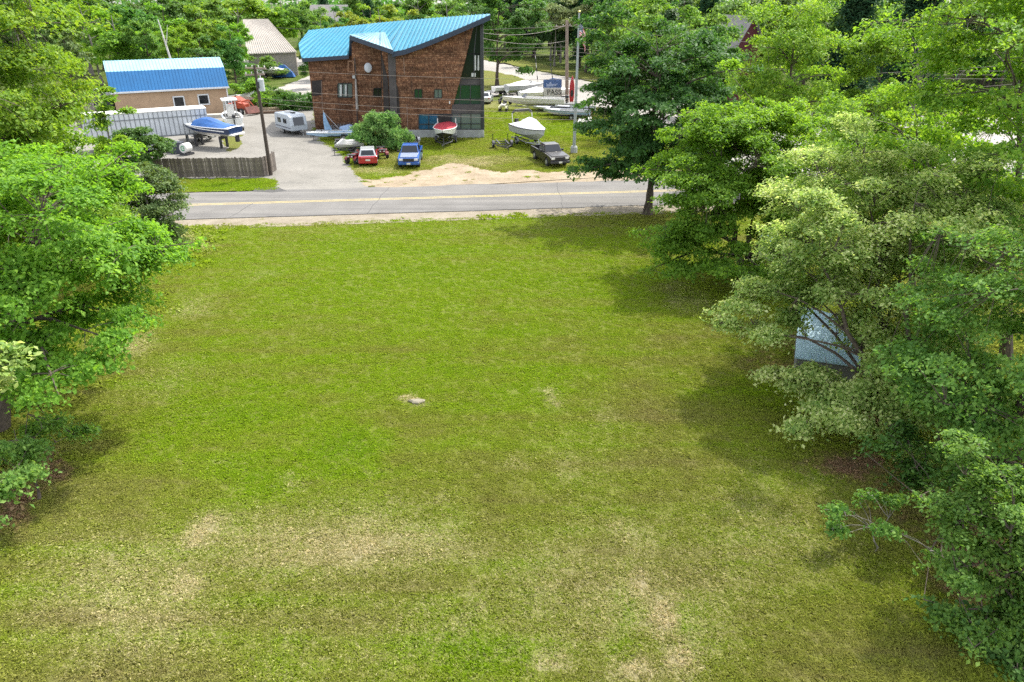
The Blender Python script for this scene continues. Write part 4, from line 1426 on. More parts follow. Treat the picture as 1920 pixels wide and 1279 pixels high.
sl = thing('sail_dinghy', 'small sailing dinghy with a furled blue sail against the brown wall', 'dinghy', (c3.x, c3.y, 0), R(8))
sl.scale = (.8, .8, .66)
MB().tube([(0, 0, .3), (0, 0, 4.0)], .05).build('mast', ALU, sl)
MB().tube([(0, 0, 3.7), (1.9, 0, .9)], .03).build('stay', ALU, sl)
MB().loft([[(-.05, -.05, 3.6), (.1, -.05, 3.6), (.1, .05, 3.6), (-.05, .05, 3.6)], [(-.15, -.1, 2.2), (.5, -.16, 2.0), (.5, .1, 2.0), (-.15, .12, 2.2)], [(-.1, -.12, .8), (.95, -.1, .7), (.95, .14, .7), (-.1, .1, .8)]]).build('sail', paint('blue_sail', (.25, .4, .58), .7, vary=.2), sl)
sec = hull_sections(3.6, 1.2, .45, 9)
MB().loft([[(x, -b, sh), (x, -b * .8, ch), (x, 0, k), (x, b * .8, ch), (x, b, sh)] for x, b, sh, k, ch in sec]).build('hull', GREYHULL, sl, xf=Matrix.Translation((.5, 0, .25)))

# bicycles in a row along the wall
def bicycle(loc, rz, col, label):
    t = thing('bicycle', label, 'bicycle', (loc[0], loc[1], 0), rz, 'bicycles parked along the brown wall')
    for x in (-.5, .52):
        ring = [(x + .33 * math.cos(a), 0, .34 + .33 * math.sin(a)) for a in np.linspace(0, 2 * math.pi, 15)]
        w_ = MB().tube(ring, .03, 5).build('wheel', RUBBER, t)
        sp = MB()
        for a in np.linspace(0, math.pi, 5)[:-1]:
            sp.tube([(x - .31 * math.cos(a), 0, .34 - .31 * math.sin(a)), (x + .31 * math.cos(a), 0, .34 + .31 * math.sin(a))], .006, 3)
        sp = sp.build('spokes', ALU, w_)
        sp['kind'] = 'stuff'
    f = MB()
    for a, b in (((-.5, 0, .34), (-.12, 0, .32)), ((-.12, 0, .32), (.4, 0, .85)), ((.4, 0, .85), (-.25, 0, .82)), ((-.25, 0, .88), (-.12, 0, .32)), ((-.5, 0, .34), (-.24, 0, .8)), ((.52, 0, .34), (.38, 0, 1.0))):
        f.tube([a, b], .025, 5)
    f.build('frame', col, t)
    MB().tube([(.38, -.28, 1.02), (.38, .28, 1.02)], .02, 5).build('handlebar', BLACK, t)
    MB().box(-.26, 0, .93, .26, .14, .06).build('saddle', BLACK, t)
    return t


bc = bicycle(row(622, 250), R(84), paint('bike_grey', (.3, .31, .33), .4), 'bicycle standing in the row along the brown wall')
for i in range(1, 8):
    q = row(622 + i * 5.6, 250 - i * .35)
    dup(bc, (q.x, q.y, 0), R(84 + (i * 37) % 14 - 7))

# jet ski on a little trailer by the driveway edge
c = row(655, 288)
jetski('grey and white jet ski on a small trailer at the driveway edge', c, R(215), paint('jet_grey', (.35, .35, .33), .4), OFFWHITE, .5)
boat_trailer('small trailer under the grey and white jet ski', c, R(215), 3.6, 1.2, DARKSTEEL)
c = row(648, 277)
atv('mud grey quad bike behind the jet ski trailer', c, R(200), paint('atv_grey', (.12, .125, .12), .6))

# travel trailer at the end of the driveway
c = row(548, 249)
cp = thing('travel_trailer', 'white travel trailer with a dark front window and a tongue jack', 'camper', (c.x, c.y, 0), R(-50))
cp.scale = (.95, .9, .84)
CW, CL = 1.1, 2.3
sidep = [(-CL, .55), (-CL + .1, 2.35), (-CL + .3, 2.6), (CL - .7, 2.65), (CL - .25, 2.4), (CL, 1.35), (CL - .05, .6)]
MB().prism([(x, -CW, z) for x, z in sidep], (0, 2 * CW, 0)).build('body', paint('camper_white', (.42, .46, .5), .4, vary=.1), cp, bevel=.08)
MB().prism([(CL + .005, -.68, 1.3), (CL + .005, .68, 1.3), (CL - .225, .68, 2.3), (CL - .225, -.68, 2.3)], (.03, 0, .01)).build('front_window', DGLASS, cp)
for s in (-1, 1):
    MB().box(-.9, s * (CW + .012), 1.75, .9, .03, .6).build('side_window', DGLASS, cp)
    MB().box(.7, s * (CW + .012), 1.75, .9, .03, .6).build('side_window', DGLASS, cp)
    wheel(cp, -.2, s * (CW - .1), .34, .22, s)
    MB().box(0, s * (CW + .012), .95, 4.2, .02, .12).build('stripe', NAVYB, cp)
MB().box(-.5, 0, 2.72, .7, .6, .22).build('roof_vent', OFFWHITE, cp, bevel=.04)
MB().box(.7, .1, 2.72, .45, .45, .16).build('roof_hatch', BLACK, cp)
MB().tube([(CL - .1, -.4, .5), (CL + 1.0, 0, .5)], .05, 4).build('tongue', DARKSTEEL, cp)
MB().tube([(CL - .1, .4, .5), (CL + .95, .04, .5)], .05, 4).build('tongue', DARKSTEEL, cp)
MB().tube([(CL + .8, 0, .05), (CL + .8, 0, .95)], .05, 6).build('jack', GALV, cp)

# ---- yard behind the fence
c = row(398, 275)
bb = boat('navy and white speedboat under a blue canvas cover on stands', c, R(160), 6.7, 2.4, .95, WHITE, NAVYB, 'cover', BLUECOVER, .8, 1.15, 'speedboat', False, False, peak_at=.5, span=(.14, .73))
sw_ = MB()
for s in (-1, 1):
    ss = hull_sections(6.7, 2.4, .95)
    for (xa, ba, sa, ka, ca), (xb, bb_, sb_, kb, cb) in zip(ss[1:10], ss[2:11]):
        ta_, tb2 = .35 + .04 * ss.index((xa, ba, sa, ka, ca)), .35 + .04 * ss.index((xb, bb_, sb_, kb, cb))
        q = lambda b, sh, c, tt: (s * (b * .86 + (b * .14) * tt + .015), c + (sh - c) * tt + 1.15)
        ya, za = q(ba, sa, ca, ta_)
        yb, zb2 = q(bb_, sb_, cb, tb2)
        sw_.prism([(xa, ya, za), (xb, yb, zb2), (xb, yb, zb2 + .11), (xa, ya, za + .09)], (0, s * .012, 0))
sw_.build('stripe', WHITE, bb)
MB().box(-3.45, 0, 1.5, .5, 1.9, .1).build('swim_platform', WHITE, bb)
MB().box(-3.4, 0, 1.05, .35, .35, .7).build('stern_drive', BLACK, bb, bevel=.05)
for s, lb in ((-1.6, 'stern'), (1.6, 'bow')):
    st = MB()
    st.box(0, 0, .58, .22, 1.1, .16)
    st.box(0, -.45, .25, .2, .2, .5)
    st.box(0, .45, .25, .2, .2, .5)
    o = st.build('boat_stand', DARKSTEEL)
    o.location = (c.x + s * math.cos(R(160)), c.y + s * math.sin(R(160)), 0)
    o.rotation_euler = (0, 0, R(160))
    o.scale = (1, 1, 1.8)
    tag(o, 'dark stand holding up the ' + lb + ' of the navy speedboat', 'boat stand')
# centre console boat with a hard top
c = row(438, 243)
cc = boat('white centre console boat with a hard top near the red tractor', c, R(115), 5.8, 2.2, .95, WHITE, WHITE, 'open', OFFWHITE, 0, .7, 'console_boat', False, True)
MB().box(0, 0, 2.2, .9, .8, 1.3).build('console', OFFWHITE, cc, bevel=.06)
for x in (-.7, .7):
    for s in (-1, 1):
        MB().tube([(x, s * .65, 1.5), (x * .9, s * .6, 3.35)], .04, 5).build('top_post', ALU, cc)
MB().box(0, 0, 3.4, 2.1, 1.7, .12).build('hard_top', WHITE, cc, bevel=.04)
boat_trailer('trailer under the white centre console boat', c, R(115), 6.4, 2.0)
# white box trailer with ribbed sides
ta, tb = Vector((D(150, 219, 71.5).x, 71.5, 0)), Vector((D(386, 204, 77.2).x, 77.2, 0))
ux = (tb - ta).normalized()
TLn = (tb - ta).length
bt = thing('box_trailer', 'long white ribbed box trailer parked in front of the tan workshop', 'trailer', ta, math.atan2(ux.y, ux.x))
TRW = paint('trailer_white', (.5, .52, .54), .5, vary=.12, scale=.8)
TRD = paint('trailer_rail', (.16, .17, .18), .6, vary=.3)
MB().box(TLn / 2, 1.28, 2.35, TLn, 2.5, 2.45).build('body', TRW, bt)
for i in range(26):
    MB().box(TLn * (i + .5) / 26, .015, 2.35, .06, .03, 2.42).build('side_rib', TRD, bt)
MB().box(TLn / 2, .0, 2.95, TLn, .05, .07).build('rub_rail', TRD, bt)
MB().box(TLn / 2, .01, 1.15, TLn + .06, .08, .14).build('bottom_rail', TRD, bt)
MB().box(TLn / 2, 1.28, 3.6, TLn + .06, 2.6, .08).build('roof', paint('trailer_roof', (.62, .6, .56), .6, vary=.1), bt)
for x in (1.6, 2.9):
    for y in (.15, 2.4):
        wheel(bt, x, y, .5, .3, -1 if y < 1 else 1)
for y in (.5, 2.0):
    MB().box(TLn - 2.2, y, .57, .14, .14, 1.1).build('landing_leg', TRD, bt)
# orange red tractor with a loader
c = row(452, 213)
ORG = paint('orange_red_paint', (.36, .06, .025), .5, vary=.2)
tr_ = thing('tractor', 'orange red loader tractor at the workshop corner', 'tractor', (c.x, c.y, 0), R(-35))
MB().loft([[(-.6, -.45, .7), (-.6, .45, .7), (-.6, .4, 1.5), (-.6, -.4, 1.5)], [(1.5, -.4, .7), (1.5, .4, .7), (1.5, .35, 1.35), (1.5, -.35, 1.35)]]).build('hood', ORG, tr_, bevel=.05)
MB().box(-1.2, 0, 1.25, .6, .6, .14).build('seat', BLACK, tr_)
for s in (-1, 1):
    wheel(tr_, -1.2, s * .75, .62, .4, s)
    wheel(tr_, 1.1, s * .62, .4, .28, s)
    MB().tube([(-.5, s * .62, 1.4), (1.2, s * .62, 1.75), (2.5, s * .62, .8)], .09, 4).build('loader_arm', ORG, tr_)
    MB().tube([(-1.45, s * .6, 1.0), (-1.5, s * .6, 2.5)], .05, 5).build('roll_bar', BLACK, tr_)
    MB().loft([[(-1.2 + .72 * math.cos(a), s * .55, .66 + .7 * math.sin(a)), (-1.2 + .72 * math.cos(a), s * .98, .64 + .7 * math.sin(a))] for a in np.linspace(.3, 2.6, 7)], close=False, cap0=False, cap1=False).build('fender', ORG, tr_)
MB().loft([[(2.4, -.95, 1.1), (2.9, -.95, .3), (2.3, -.95, .25), (2.2, -.95, .8)], [(2.4, .95, 1.1), (2.9, .95, .3), (2.3, .95, .25), (2.2, .95, .8)]]).build('bucket', paint('rust_bucket', (.12, .04, .03), .8, vary=.4), tr_)
c = row(441, 208)
at_ = MB()
at_.prism([(-1.6, -1.0, .1), (1.5, -1.0, .1), (1.2, -1.0, 1.1), (-.2, -1.0, 1.75), (-1.4, -1.0, 1.0)], (0, 1.8, 0))
o = at_.build('machine_frame', paint('rusty_red', (.22, .05, .03), .8, vary=.4, scale=2), bevel=.08)
o.location = (c.x, c.y + 1.5, 0)
o.rotation_euler = (0, 0, R(-15))
tag(o, 'rusty red machine frame beside the workshop corner', 'machine')
c = row(478, 196)
boat('pale boat under a rounded white cover beyond the red tractor', c, R(175), 5.6, 2.2, .8, OFFWHITE, OFFWHITE, 'cover', paint('grey_white_cover', (.55, .57, .57), .7), .7, .35, 'covered_boat', False, False)
boat_trailer('trailer under the pale boat with the rounded cover', c, R(175), 5.6, 1.8)
c = row(560, 188)
boat_trailer('empty aluminium trailer at the back of the lot beside the shingled building', c, R(10), 5.2, 2.0, ALU, uprights=True)
for (a, b, yy) in ((545, 600, 196), (470, 540, 214)):
    p0, p1 = row(a, yy), row(b, yy - 2)
    o = MB().box(0, 0, .16, (p1 - p0).length, .35, .32).build('timber', paint('old_timber', (.13, .085, .055), .9, vary=.3))
    mid = (p0 + p1) / 2
    o.location = (mid.x, mid.y, 0)
    o.rotation_euler = (0, 0, math.atan2((p1 - p0).y, (p1 - p0).x))
    tag(o, 'long brown timber edging the lot ' + ('beside the brown wall' if a == 545 else 'near the pale covered boat'), 'timber')
# clutter round the workshop and the beige barn
c = row(503, 206)
ts = thing('timber_stack', 'stack of pale boards lying at the back of the lot behind the leaning pole', 'timber', (c.x, c.y, 0), R(12))
for k in range(14):
    MB().box((k % 2) * .12 - .06, (k % 5) * .3 - .6 + (k // 5) * .07, .08 + (k // 5) * .1, 3.4 - .2 * (k % 3), .26, .08).build('plank', paint('pale_board', (.36, .29, .2), .8, vary=.2), ts)
for k, (px, py, col, nm) in enumerate(((489, 203, (.05, .09, .2), 'dark blue barrel beside the stack of pale boards'), (495, 198, (.3, .3, .28), 'grey barrel behind the stack of pale boards'))):
    c = row(px, py)
    o = thing('barrel', nm, 'barrel', (c.x, c.y, 0))
    MB().tube([(0, 0, 0), (0, 0, .3), (0, 0, .6), (0, 0, .9)], [.28, .31, .31, .28], 14).build('body', paint('barrel_blue' if k == 0 else 'barrel_grey', col, .5), o)
    for z in (.3, .6):
        MB().tube([(0, 0, z - .02), (0, 0, z + .02)], .325, 14).build('rib', DARKSTEEL, o)
c = D(508, 145, 146)
boat('white covered boat parked in front of the beige barn', (c.x, 146, 0), R(10), 6.5, 2.3, .9, OFFWHITE, OFFWHITE, 'cover', SHRINK, .8, .5, 'covered_boat', False, False)
boat_trailer('trailer under the white covered boat at the beige barn', (c.x, 146, 0), R(10), 6.0, 2.0, DARKSTEEL)
c = D(532, 130, 148)
o = MB().loft([[(-2.2, -.8, 0), (2.2, -.8, 0), (2.2, .8, 0), (-2.2, .8, 0)], [(-1.6, -.5, 1.2), (1.9, -.5, .9), (1.7, .5, .9), (-1.5, .5, 1.2)], [(-.3, -.2, 2.3), (.5, -.2, 2.2), (.5, .2, 2.2), (-.3, .2, 2.3)]]).build('tarpaulin', BLUECOVER, bevel=.1)
o.location = (c.x, 147.5, 0)
tag(o, 'blue tarpaulin thrown over a heap against the beige barn wall', 'tarpaulin')
# workshop step and pallet stack
c = row(404, 220)
o = MB().box(0, 0, .2, 3.0, 1.2, .4).build('timber_platform', paint('deck_grey', (.4, .38, .33), .8))
o.location = (c.x, c.y, 0)
o.rotation_euler = (0, 0, R(20))
tag(o, 'low timber platform below the workshop door', 'platform')
# white drum on the ground with a green mark
c = row(351, 290)
dr0 = thing('drum', 'white drum with a green ring mark lying behind the board fence', 'drum', (c.x, c.y, 0), R(-20))
dr0.scale = (.78,) * 3
MB().tube([(0, .55, .85), (0, .5, .85), (0, -.5, .85), (0, -.55, .85)], [.5, .6, .6, .5], 16).build('body', OFFWHITE, dr0)
gm = MB()
gm.tube([(.28 * math.cos(a), -.56, .85 + .28 * math.sin(a)) for a in np.linspace(.5, 5.6, 10)], .06, 5)
gm.tube([(.05, -.56, .85), (.28, -.56, .85)], .05, 5)
gm.build('green_mark', paint('mark_green', (.03, .28, .1), .6), dr0)
MB().box(0, 0, .13, 1.2, 1.3, .26).build('cradle', DARKSTEEL, dr0)
c = row(335, 287)
o = MB().loft([[(-.6, -.5, 0), (.6, -.5, 0), (.6, .5, 0), (-.6, .5, 0)], [(-.55, -.45, 1.1), (.55, -.45, 1.1), (.55, .45, 1.1), (-.55, .45, 1.1)]]).build('bin', paint('dark_bin', (.03, .035, .05), .6), bevel=.06)
o.location = (c.x, c.y, 0)
tag(o, 'dark bin beside the white drum behind the board fence', 'bin')
c = row(296, 284)
car('grey estate car half hidden behind the board fence', (c.x, c.y, 0), R(8), paint('grey_car', (.3, .31, .33), .3, coat=.5), 4.6, 1.8, 1.55, True, 'estate_car')
c = row(375, 262)
o = boat('small white runabout with a windshield between trailer and speedboat', c, R(150), 4.4, 1.8, .7, OFFWHITE, OFFWHITE, 'open', GREYHULL, 0, .5, 'runabout', True, False)
boat_trailer('trailer under the small white runabout', c, R(150), 4.8, 1.6)
# peaked tarp shelter behind the trailer
c = row(172, 222)
sh = thing('shelter', 'tarp shelter with a pale peaked roof and the shade inside painted dark beside the workshop', 'shelter', (c.x, c.y + 6, 0), R(-15))
MB().prism([(-1.9, -2.2, 0), (1.9, -2.2, 0), (1.9, -2.2, 2.1), (0, -2.2, 3.1), (-1.9, -2.2, 2.1)], (0, 4.4, 0)).build('body', paint('inside_shade', (.025, .03, .035), .8, vary=.3), sh)  # solid dark body paints the shade inside the canopy
for s in (-1, 1):
    MB().prism([(0, -2.4, 3.18), (s * 2.1, -2.4, 2.08), (s * 2.1, 2.4, 2.08), (0, 2.4, 3.18)], (0, 0, .06)).build('roof', paint('grey_tarp', (.33, .35, .35), .7), sh)

# ---- board fence with a short return at the pole
FP = [G(286, 334), G(496, 331.5)]
FP.append(Vector((FP[1].x + .3, FP[1].y + 2.6, 0)))
fn = thing('board_fence', 'weathered grey brown board fence along the verge beside the leaning pole', 'fence', FP[0])
FWOOD = [paint('fence_board_a', (.15, .125, .1), .9, vary=.35, scale=3), paint('fence_board_b', (.19, .16, .13), .9, vary=.35, scale=3), paint('fence_board_c', (.12, .1, .085), .9, vary=.35, scale=3)]
rf_ = random.Random(8)
bsrc = [MB().prism([(-.073, 0, .04), (.073, 0, .04), (.073, 0, 1.64), (.06, 0, 1.66), (-.06, 0, 1.66), (-.073, 0, 1.64)], (0, .022, 0)).build('board', m, fn) for m in FWOOD]
first = True
k = 0
for a, b in zip(FP, FP[1:]):
    d = b - a
    n = int(d.length / .152)
    ang = math.atan2(d.y, d.x)
    for i in range(n):
        p = a.lerp(b, (i + .5) / n) - FP[0]
        if k < 3:
            o = bsrc[k]
        else:
            o = bsrc[rf_.randrange(3)].copy()
            COL.objects.link(o)
        o.location = (p.x, p.y + rf_.uniform(-.008, .008), rf_.uniform(-.03, .01))
        o.rotation_euler = (0, rf_.uniform(-.008, .008), ang)
        o.scale = (1, 1, rf_.uniform(.99, 1.01))
        k += 1
    for z in (.35, 1.35):
        m = (a + b) / 2 - FP[0]
        nv = Vector((-d.y, d.x, 0)).normalized() * .06
        MB().box(0, 0, z, d.length, .05, .09).build('rail', FWOOD[0], fn, xf=Matrix.Translation(m + nv) @ Matrix.Rotation(ang, 4, 'Z'))
    for i in range(int(d.length / 2.4) + 1):
        p = a.lerp(b, min(1, i * 2.4 / d.length)) - FP[0] + Vector((-d.y, d.x, 0)).normalized() * .13
        MB().box(p.x, p.y, .85, .1, .1, 1.7).build('post', FWOOD[2], fn)

# ---- poles and wires
WOODP = paint('pole_wood', (.06, .045, .035), .9, vary=.3, scale=4)
WOODL = paint('pole_wood_pale', (.26, .2, .165), .9, vary=.25, scale=4)


def utility_pole(label, base, top, r0, r1, mat, arm=None, arm_z=.5, can=False):
    t = thing('utility_pole', label, 'utility pole', base, 0)
    v = top - base
    MB().tube([(0, 0, 0), v * .5, v], [r0, (r0 + r1) / 2, r1], 10).build('pole', mat, t)
    if arm:
        for (a0, a1, z) in arm:
            d = v * (1 - z / v.length)
            MB().prism([d + Vector(a0) + Vector((0, -.06, -.06)), d + Vector(a1) + Vector((0, -.06, -.06)), d + Vector(a1) + Vector((0, -.06, .06)), d + Vector(a0) + Vector((0, -.06, .06))], (0, .12, 0)).build('crossarm', GALV if can is None else WOODL, t)
            for q in (.06, .35, .65, .94):
                p = d + Vector(a0).lerp(Vector(a1), q)
                MB().tube([p + Vector((0, 0, .06)), p + Vector((0, 0, .16)), p + Vector((0, 0, .24))], [.03, .055, .035], 6).build('insulator', OFFWHITE, t)
    if can:
        d = v * .83 + Vector((.32, 0, 0))
        c_ = MB().tube([d + Vector((0, 0, -.5)), d + Vector((0, 0, .42)), d + Vector((0, 0, .5))], [.26, .26, .18], 12).build('transformer', paint('transformer_grey', (.42, .45, .47), .5), t)
        MB().tube([d + Vector((0, 0, .5)), d + Vector((.02, 0, .75))], [.05, .03], 6).build('bushing', OFFWHITE, c_)
        MB().box(d.x - .2, 0, d.z, .2, .12, .5).build('bracket', DARKSTEEL, c_)
    return t


b0 = G(508, 328.5)
t0 = D(477, 122, b0.y + .3)
up1 = utility_pole('dark leaning utility pole with a grey transformer beside the board fence', b0, t0, .17, .11, WOODP, [((-.9, .25, 0), (1.0, -.3, 0), .25), ((-.8, -.3, 0), (.6, .35, 0), .75)], can=True)
b1 = G(1063, 197)
t1 = D(1063, 38, b1.y)
utility_pole('tall brown utility pole with a pale crossarm behind the red kayak', b1, t1, .27, .2, WOODL, [((-1.6, .0, -.15), (1.5, .0, .1), .7)])
b2 = G(1905, 322)
utility_pole('utility pole past the right hand trees where the roadside wires end', b2, b2 + Vector((0, 0, 9.6)), .17, .12, WOODP, [((-.9, .4, 0), (.9, -.4, 0), .3)])


def wire(a, b, sag, label, r=.012, n=24):
    m = MB()
    path = [a.lerp(b, i / n) + Vector((0, 0, -4 * sag * (i / n) * (1 - i / n))) for i in range(n + 1)]
    o = m.tube([p - a for p in path], r, 4).build('overhead_wire', WIRE)
    o.location = a
    return tag(o, label, 'wire', 'overhead wires')


WIRE = paint('wire', (.16, .14, .12), .6)
top_b2 = b2 + Vector((0, 0, 9.4))
for dz, sg, nm in ((.3, 1.1, 'topmost roadside wire crossing in front of the shingled building'), (1.9, 1.3, 'second roadside wire crossing the shingled wall'), (2.6, 1.5, 'third roadside wire crossing low over the shingled wall'), (2.95, 1.75, 'lowest roadside wire crossing above the lower windows')):
    wire(t0 - (t0 - b0).normalized() * dz, top_b2 - Vector((0, 0, dz * .95)), sg, nm, .013)
for dz, sg, e, nm in ((.6, .6, D(905, 62, 81.4), 'upper service wire from the tall brown pole to the roof corner'), (2.6, .5, D(906, 72, 81.4), 'lower service wire from the tall brown pole to the prow')):
    wire(t1 + Vector((0, 0, -dz)), e, sg, nm, .02)
e_ = Vector((60, 92, 9))
for dz, nm in ((.7, 'topmost'), (3.4, 'second highest'), (3.9, 'second lowest'), (4.4, 'lowest')):
    wire(t1 + Vector((0, 0, -dz)), e_ - Vector((0, 0, dz * .9)), .8, nm + ' wire running right from the tall brown pole into the trees', .022)
    wire(t1 + Vector((0, 0, -dz)), Vector((-60, 176, 9 - dz * .9)), 1.0, nm + ' wire running left from the tall brown pole along the far road', .022)

# ---- flagpole with a limp flag
fb = G(1076, 287)
ft = D(1086, 24, fb.y)
fp = thing('flagpole', 'tall grey flagpole on a pale base at the edge of the yard', 'flagpole', fb)
v = ft - fb
MB().tube([(0, 0, .1), v * .5, v], [.16, .13, .075], 12).build('pole', paint('pole_grey', (.3, .33, .34), .5, .3), fp)
MB().loft([[(.34 * math.cos(a) * k_, .34 * math.sin(a) * k_, z) for a in np.linspace(0, 2 * math.pi, 9)[:-1]] for k_, z in ((1, 0), (1, .55), (.75, .7))]).build('base', CONCRETE, fp)
MB().tube([v + Vector((0, 0, z)) for z in (0, .06, .14, .2)], [.06, .12, .12, .04], 10).build('finial', paint('gold', (.5, .4, .15), .3, .8), fp)

fm, nt_, out_ = nodes_of('flag_cloth')
uv = nt_.nodes.new('ShaderNodeUVMap')
sx_ = nt_.nodes.new('ShaderNodeSeparateXYZ')
nt_.links.new(uv.outputs[0], sx_.inputs[0])
u_, v_ = sx_.outputs[0], sx_.outputs[1]
stripe = mth(nt_, 'MODULO', mth(nt_, 'FLOOR', mth(nt_, 'MULTIPLY', v_, 13.0)), 2.0)
base_c = mixc(nt_, stripe, (.36, .02, .035), (.62, .6, .58))
canton = mth(nt_, 'MULTIPLY', mth(nt_, 'LESS_THAN', u_, .4), mth(nt_, 'GREATER_THAN', v_, 6 / 13))
cu = mth(nt_, 'SUBTRACT', mth(nt_, 'FRACT', mth(nt_, 'MULTIPLY', u_, 15.0)), .5)
cv = mth(nt_, 'SUBTRACT', mth(nt_, 'FRACT', mth(nt_, 'MULTIPLY', v_, 13.0)), .5)
st_ = mth(nt_, 'LESS_THAN', mth(nt_, 'ADD', mth(nt_, 'MULTIPLY', cu, cu), mth(nt_, 'MULTIPLY', cv, cv)), .07)
blue_c = mixc(nt_, st_, (.012, .025, .12), (.65, .65, .65))
fc = mixc(nt_, canton, base_c, blue_c)
pb = N(nt_, 'ShaderNodeBsdfPrincipled', Roughness=.8)
nt_.links.new(fc, pb.inputs['Base Color'])
tb_ = N(nt_, 'ShaderNodeBsdfTranslucent')
nt_.links.new(fc, tb_.inputs['Color'])
mx_ = N(nt_, 'ShaderNodeMixShader')
mx_.inputs[0].default_value = .4
nt_.links.new(pb.outputs[0], mx_.inputs[1])
nt_.links.new(tb_.outputs[0], mx_.inputs[2])
nt_.links.new(mx_.outputs[0], out_.inputs[0])
nu, nv = 26, 14
FV, FU = [], []
for i in range(nu):
    for j in range(nv):
        u, w = i / (nu - 1), j / (nv - 1)
        # hoist stays on the pole, the fly hangs down in folds
        x = .1 + .62 * (1 - math.exp(-2.2 * u)) + .1 * math.sin(u * 9 + w * 2) * u
        y = .22 * math.sin(u * 15 + w * 1.3) * min(1, u * 3)
        z = -(1 - w) * 1.35 - 1.75 * u ** 1.25 * (.75 + .25 * w)
        FV.append((x, y, z))
        FU.append((u, w))
FF = [(i * nv + j, (i + 1) * nv + j, (i + 1) * nv + j + 1, i * nv + j + 1) for i in range(nu - 1) for j in range(nv - 1)]
me = bpy.data.meshes.new('flag')
me.from_pydata(FV, [], FF)
ul = me.uv_layers.new(name='UVMap')
for l in me.loops:
    ul.data[l.index].uv = FU[l.vertex_index]
me.polygons.foreach_set('use_smooth', [True] * len(me.polygons))
me.materials.append(fm)
fo_ = bpy.data.objects.new('flag', me)
COL.objects.link(fo_)
fo_.location = fb + v * (1 - .75 / v.length)
tag(fo_, 'limp striped flag with a starred blue corner hanging from the flagpole', 'flag')

# ---- sign board by the road
c = row(1035, 197)
sg = thing('roadside_sign', 'roadside sign with a blue top panel above a white letter board', 'sign', (c.x, c.y, 0), R(-4))
for x in (-1.25, 1.25):
    MB().box(x, 0, 1.7, .14, .16, 3.4).build('post', DARKSTEEL, sg)
MB().prism([(-1.3, -.1, 2.35), (1.3, -.1, 2.35), (1.3, -.1, 3.55), (.5, -.1, 3.6), (0, -.1, 3.68), (-.5, -.1, 3.5), (-1.3, -.1, 3.4)], (0, .2, 0)).build('sign_panel', paint('sign_blue', (.06, .12, .3), .5, vary=.3, scale=3), sg)
MB().box(0, 0, 1.62, 2.5, .2, 1.4).build('letter_board', paint('sign_white', (.55, .53, .48), .6, vary=.1), sg)


def text(body, size, loc, mat, parent, depth=.02):
    cu_ = bpy.data.curves.new('lettering', 'FONT')
    cu_.body = body
    cu_.size = size
    cu_.extrude = depth
    cu_.align_x = 'CENTER'
    cu_.align_y = 'CENTER'
    tmp = bpy.data.objects.new('lettering', cu_)
    COL.objects.link(tmp)
    bpy.context.view_layer.update()
    me = bpy.data.meshes.new_from_object(tmp.evaluated_get(bpy.context.evaluated_depsgraph_get()))
    bpy.data.objects.remove(tmp)
    bpy.data.curves.remove(cu_)
    me.materials.clear()
    me.materials.append(mat)
    o = bpy.data.objects.new('lettering', me)
    COL.objects.link(o)
    o.location = loc
    o.rotation_euler = (R(90), 0, 0)
    o.parent = parent
    return o


text('PASS', .98, (.25, -.12, 1.75), BLACK, sg)
pp = MB().prism([(-.8, -.125, 2.5), (.5, -.125, 2.62), (.75, -.125, 2.95), (.0, -.125, 2.85), (-.3, -.125, 3.2), (-.55, -.125, 2.85), (-.9, -.125, 2.95)], (0, .02, 0)).build('emblem', paint('emblem_pale', (.3, .36, .55), .5), sg)
# standing red kayak against the pole
c = row(1071, 201)
ky = thing('kayak', 'long red kayak stood on end against the tall brown pole', 'kayak', (c.x, c.y - .1, 0), 0)
MB().loft([[(.36 * k_ * math.cos(a), -.1 + .22 * k_ * math.sin(a), z) for a in np.linspace(0, 2 * math.pi, 11)[:-1]] for k_, z in ((.1, .05), (.55, .5), (.95, 1.3), (1, 2.0), (.95, 2.9), (.55, 3.7), (.08, 4.2))]).build('hull', paint('kayak_red', (.4, .02, .03), .4), ky, smooth=True)
MB().loft([[(.2 * math.cos(a), -.335, 1.9 + .5 * math.sin(a)) for a in np.linspace(0, 2 * math.pi, 11)[:-1]], [(.2 * math.cos(a), -.29, 1.9 + .5 * math.sin(a)) for a in np.linspace(0, 2 * math.pi, 11)[:-1]]]).build('cockpit', BLACK, ky)
# thin banner poles
for i, (px, py, tx, ty, nm) in enumerate(((1010, 172, 1003, 96, 'thin striped marker mast standing in front of the far road'), (1040, 176, 1032, 118, 'leaning thin marker mast rising behind the roadside sign'))):
    a = row(px, py)
    b = D(tx, ty, a.y)
    t = thing('marker_mast', nm, 'mast', a)
    MB().tube([(0, 0, 0), b - a], [.07, .04], 6).build('pole', OFFWHITE if i == 0 else DARKSTEEL, t)
    for q in (.3, .5, .72, .9):
        p, p2 = (b - a) * q, (b - a) * (q + .1)
        MB().tube([p, p2], .085, 6).build('band', BLACK if i == 0 else DARKSTEEL, t)
